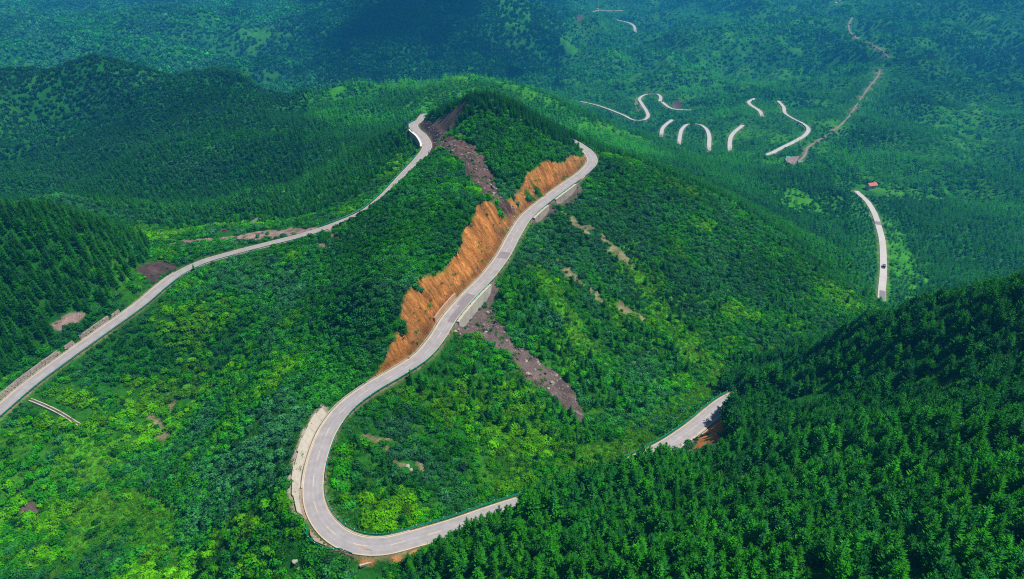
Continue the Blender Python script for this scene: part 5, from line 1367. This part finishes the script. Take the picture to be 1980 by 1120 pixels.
MB().cyl((0, 0, -2), .75, 34, 10, .35).build('pole', 'white', root); MB().box(-4, 4, -3, 3, -3, 3.2).build('base_hut', 'white', root)
for z in (27, 30): MB().box(-1.8, 1.8, -.2, .2, z, z + .4).build('cross_arm', 'steel', root)

# ------------------------------------------------------------------ clouds over the valley: they shade the dark mountain and parts of the woods
def cloud(label, target, size, seed, height=1050):
    rg_ = random.Random(seed); k = (height - target[2]) / SUN_DIR.z; c = Vector(target) + SUN_DIR * k
    bm = bmesh.new()
    for _ in range(26):
        a = rg_.uniform(0, 6.283); d = math.sqrt(rg_.random()); r = rg_.uniform(.16, .34) * min(size) * (1.15 - .5 * d)
        res = bmesh.ops.create_icosphere(bm, subdivisions=3, radius=r)
        off = Vector((math.cos(a) * d * size[0] * .85, math.sin(a) * d * size[1] * .85, rg_.uniform(-.1, .35) * r))
        for v_ in res['verts']:
            q_ = v_.co.normalized(); b_ = .16 * math.sin(7 * q_.x + seed) * math.sin(6 * q_.y + 2) + .10 * math.sin(13 * q_.z + 5 * q_.x)
            v_.co = v_.co * (1 + b_) * (1 if q_.z > 0 else .8) + off
    me = bpy.data.meshes.new('cloud'); bm.to_mesh(me); bm.free(); me.polygons.foreach_set('use_smooth', np.ones(len(me.polygons), bool)); me.materials.append(M['cloud'])
    o = add('cloud', me, None, tuple(c)); tag(o, label, kind='stuff')
m_, nt_, N_, L_, b_ = new_mat('cloud'); b_.inputs['Base Color'].default_value = (.9, .9, .9, 1); b_.inputs['Roughness'].default_value = 1; b_.inputs['Subsurface Weight'].default_value = 0; M['cloud'] = m_
# ragged, thinning edges: the cloud lets more light through away from its heart
tc_ = N_.new('ShaderNodeTexCoord'); le_ = N_.new('ShaderNodeVectorMath'); le_.operation = 'LENGTH'; sc_ = N_.new('ShaderNodeVectorMath'); sc_.operation = 'MULTIPLY_ADD'; sc_.inputs[1].default_value = (2, 2, 0); sc_.inputs[2].default_value = (-1, -1, 0)
L_.new(tc_.outputs['Generated'], sc_.inputs[0]); L_.new(sc_.outputs[0], le_.inputs[0])
nn_ = N_.new('ShaderNodeTexNoise'); nn_.inputs['Scale'].default_value = 3.5; nn_.inputs['Detail'].default_value = 6; L_.new(tc_.outputs['Generated'], nn_.inputs['Vector'])
ma_ = N_.new('ShaderNodeMath'); ma_.operation = 'MULTIPLY_ADD'; ma_.inputs[1].default_value = 1.1; L_.new(nn_.outputs['Fac'], ma_.inputs[0]); L_.new(le_.outputs['Value'], ma_.inputs[2])
al_ = N_.new('ShaderNodeMapRange'); al_.inputs[1].default_value = 1.45; al_.inputs[2].default_value = .75; al_.inputs[3].default_value = 0; al_.inputs[4].default_value = .30; L_.new(ma_.outputs[0], al_.inputs[0]); L_.new(al_.outputs[0], b_.inputs['Alpha'])
ns_ = N_.new('ShaderNodeTexNoise'); ns_.inputs['Scale'].default_value = .02; bp_ = N_.new('ShaderNodeBump'); bp_.inputs['Distance'].default_value = 20; L_.new(ns_.outputs['Fac'], bp_.inputs['Height']); L_.new(bp_.outputs[0], b_.inputs['Normal'])
cloud('cumulus cloud above the dark mountain', at_depth(830, 45, 1640), (520, 470), 3)
cloud('small cumulus cloud above the right-hand woods', at_depth(1860, 130, 1400), (330, 200), 8)


# ------------------------------------------------------------------ the air: one box of pale haze round everything
zmin, zmax = float(ZZ.min()) - 1.0, max(float(ZZ.max()) + 14, 30.0)
hz = MB().box(GX[0] - 30, GX[-1] + 30, GY[0] - 30, GY[-1] + 30, zmin, zmax).build('haze', None); tag(hz, 'thin blue haze filling the valley', kind='stuff')
hm = bpy.data.materials.new('haze'); hm.use_nodes = True; hn = hm.node_tree; hn.nodes.clear()
ho = hn.nodes.new('ShaderNodeOutputMaterial'); hv = hn.nodes.new('ShaderNodeVolumePrincipled')
hv.inputs['Color'].default_value = (.04, .42, 1.0, 1); hv.inputs['Density'].default_value = HAZE; hv.inputs['Anisotropy'].default_value = .1
hn.links.new(hv.outputs[0], ho.inputs['Volume']); hz.data.materials.append(hm)
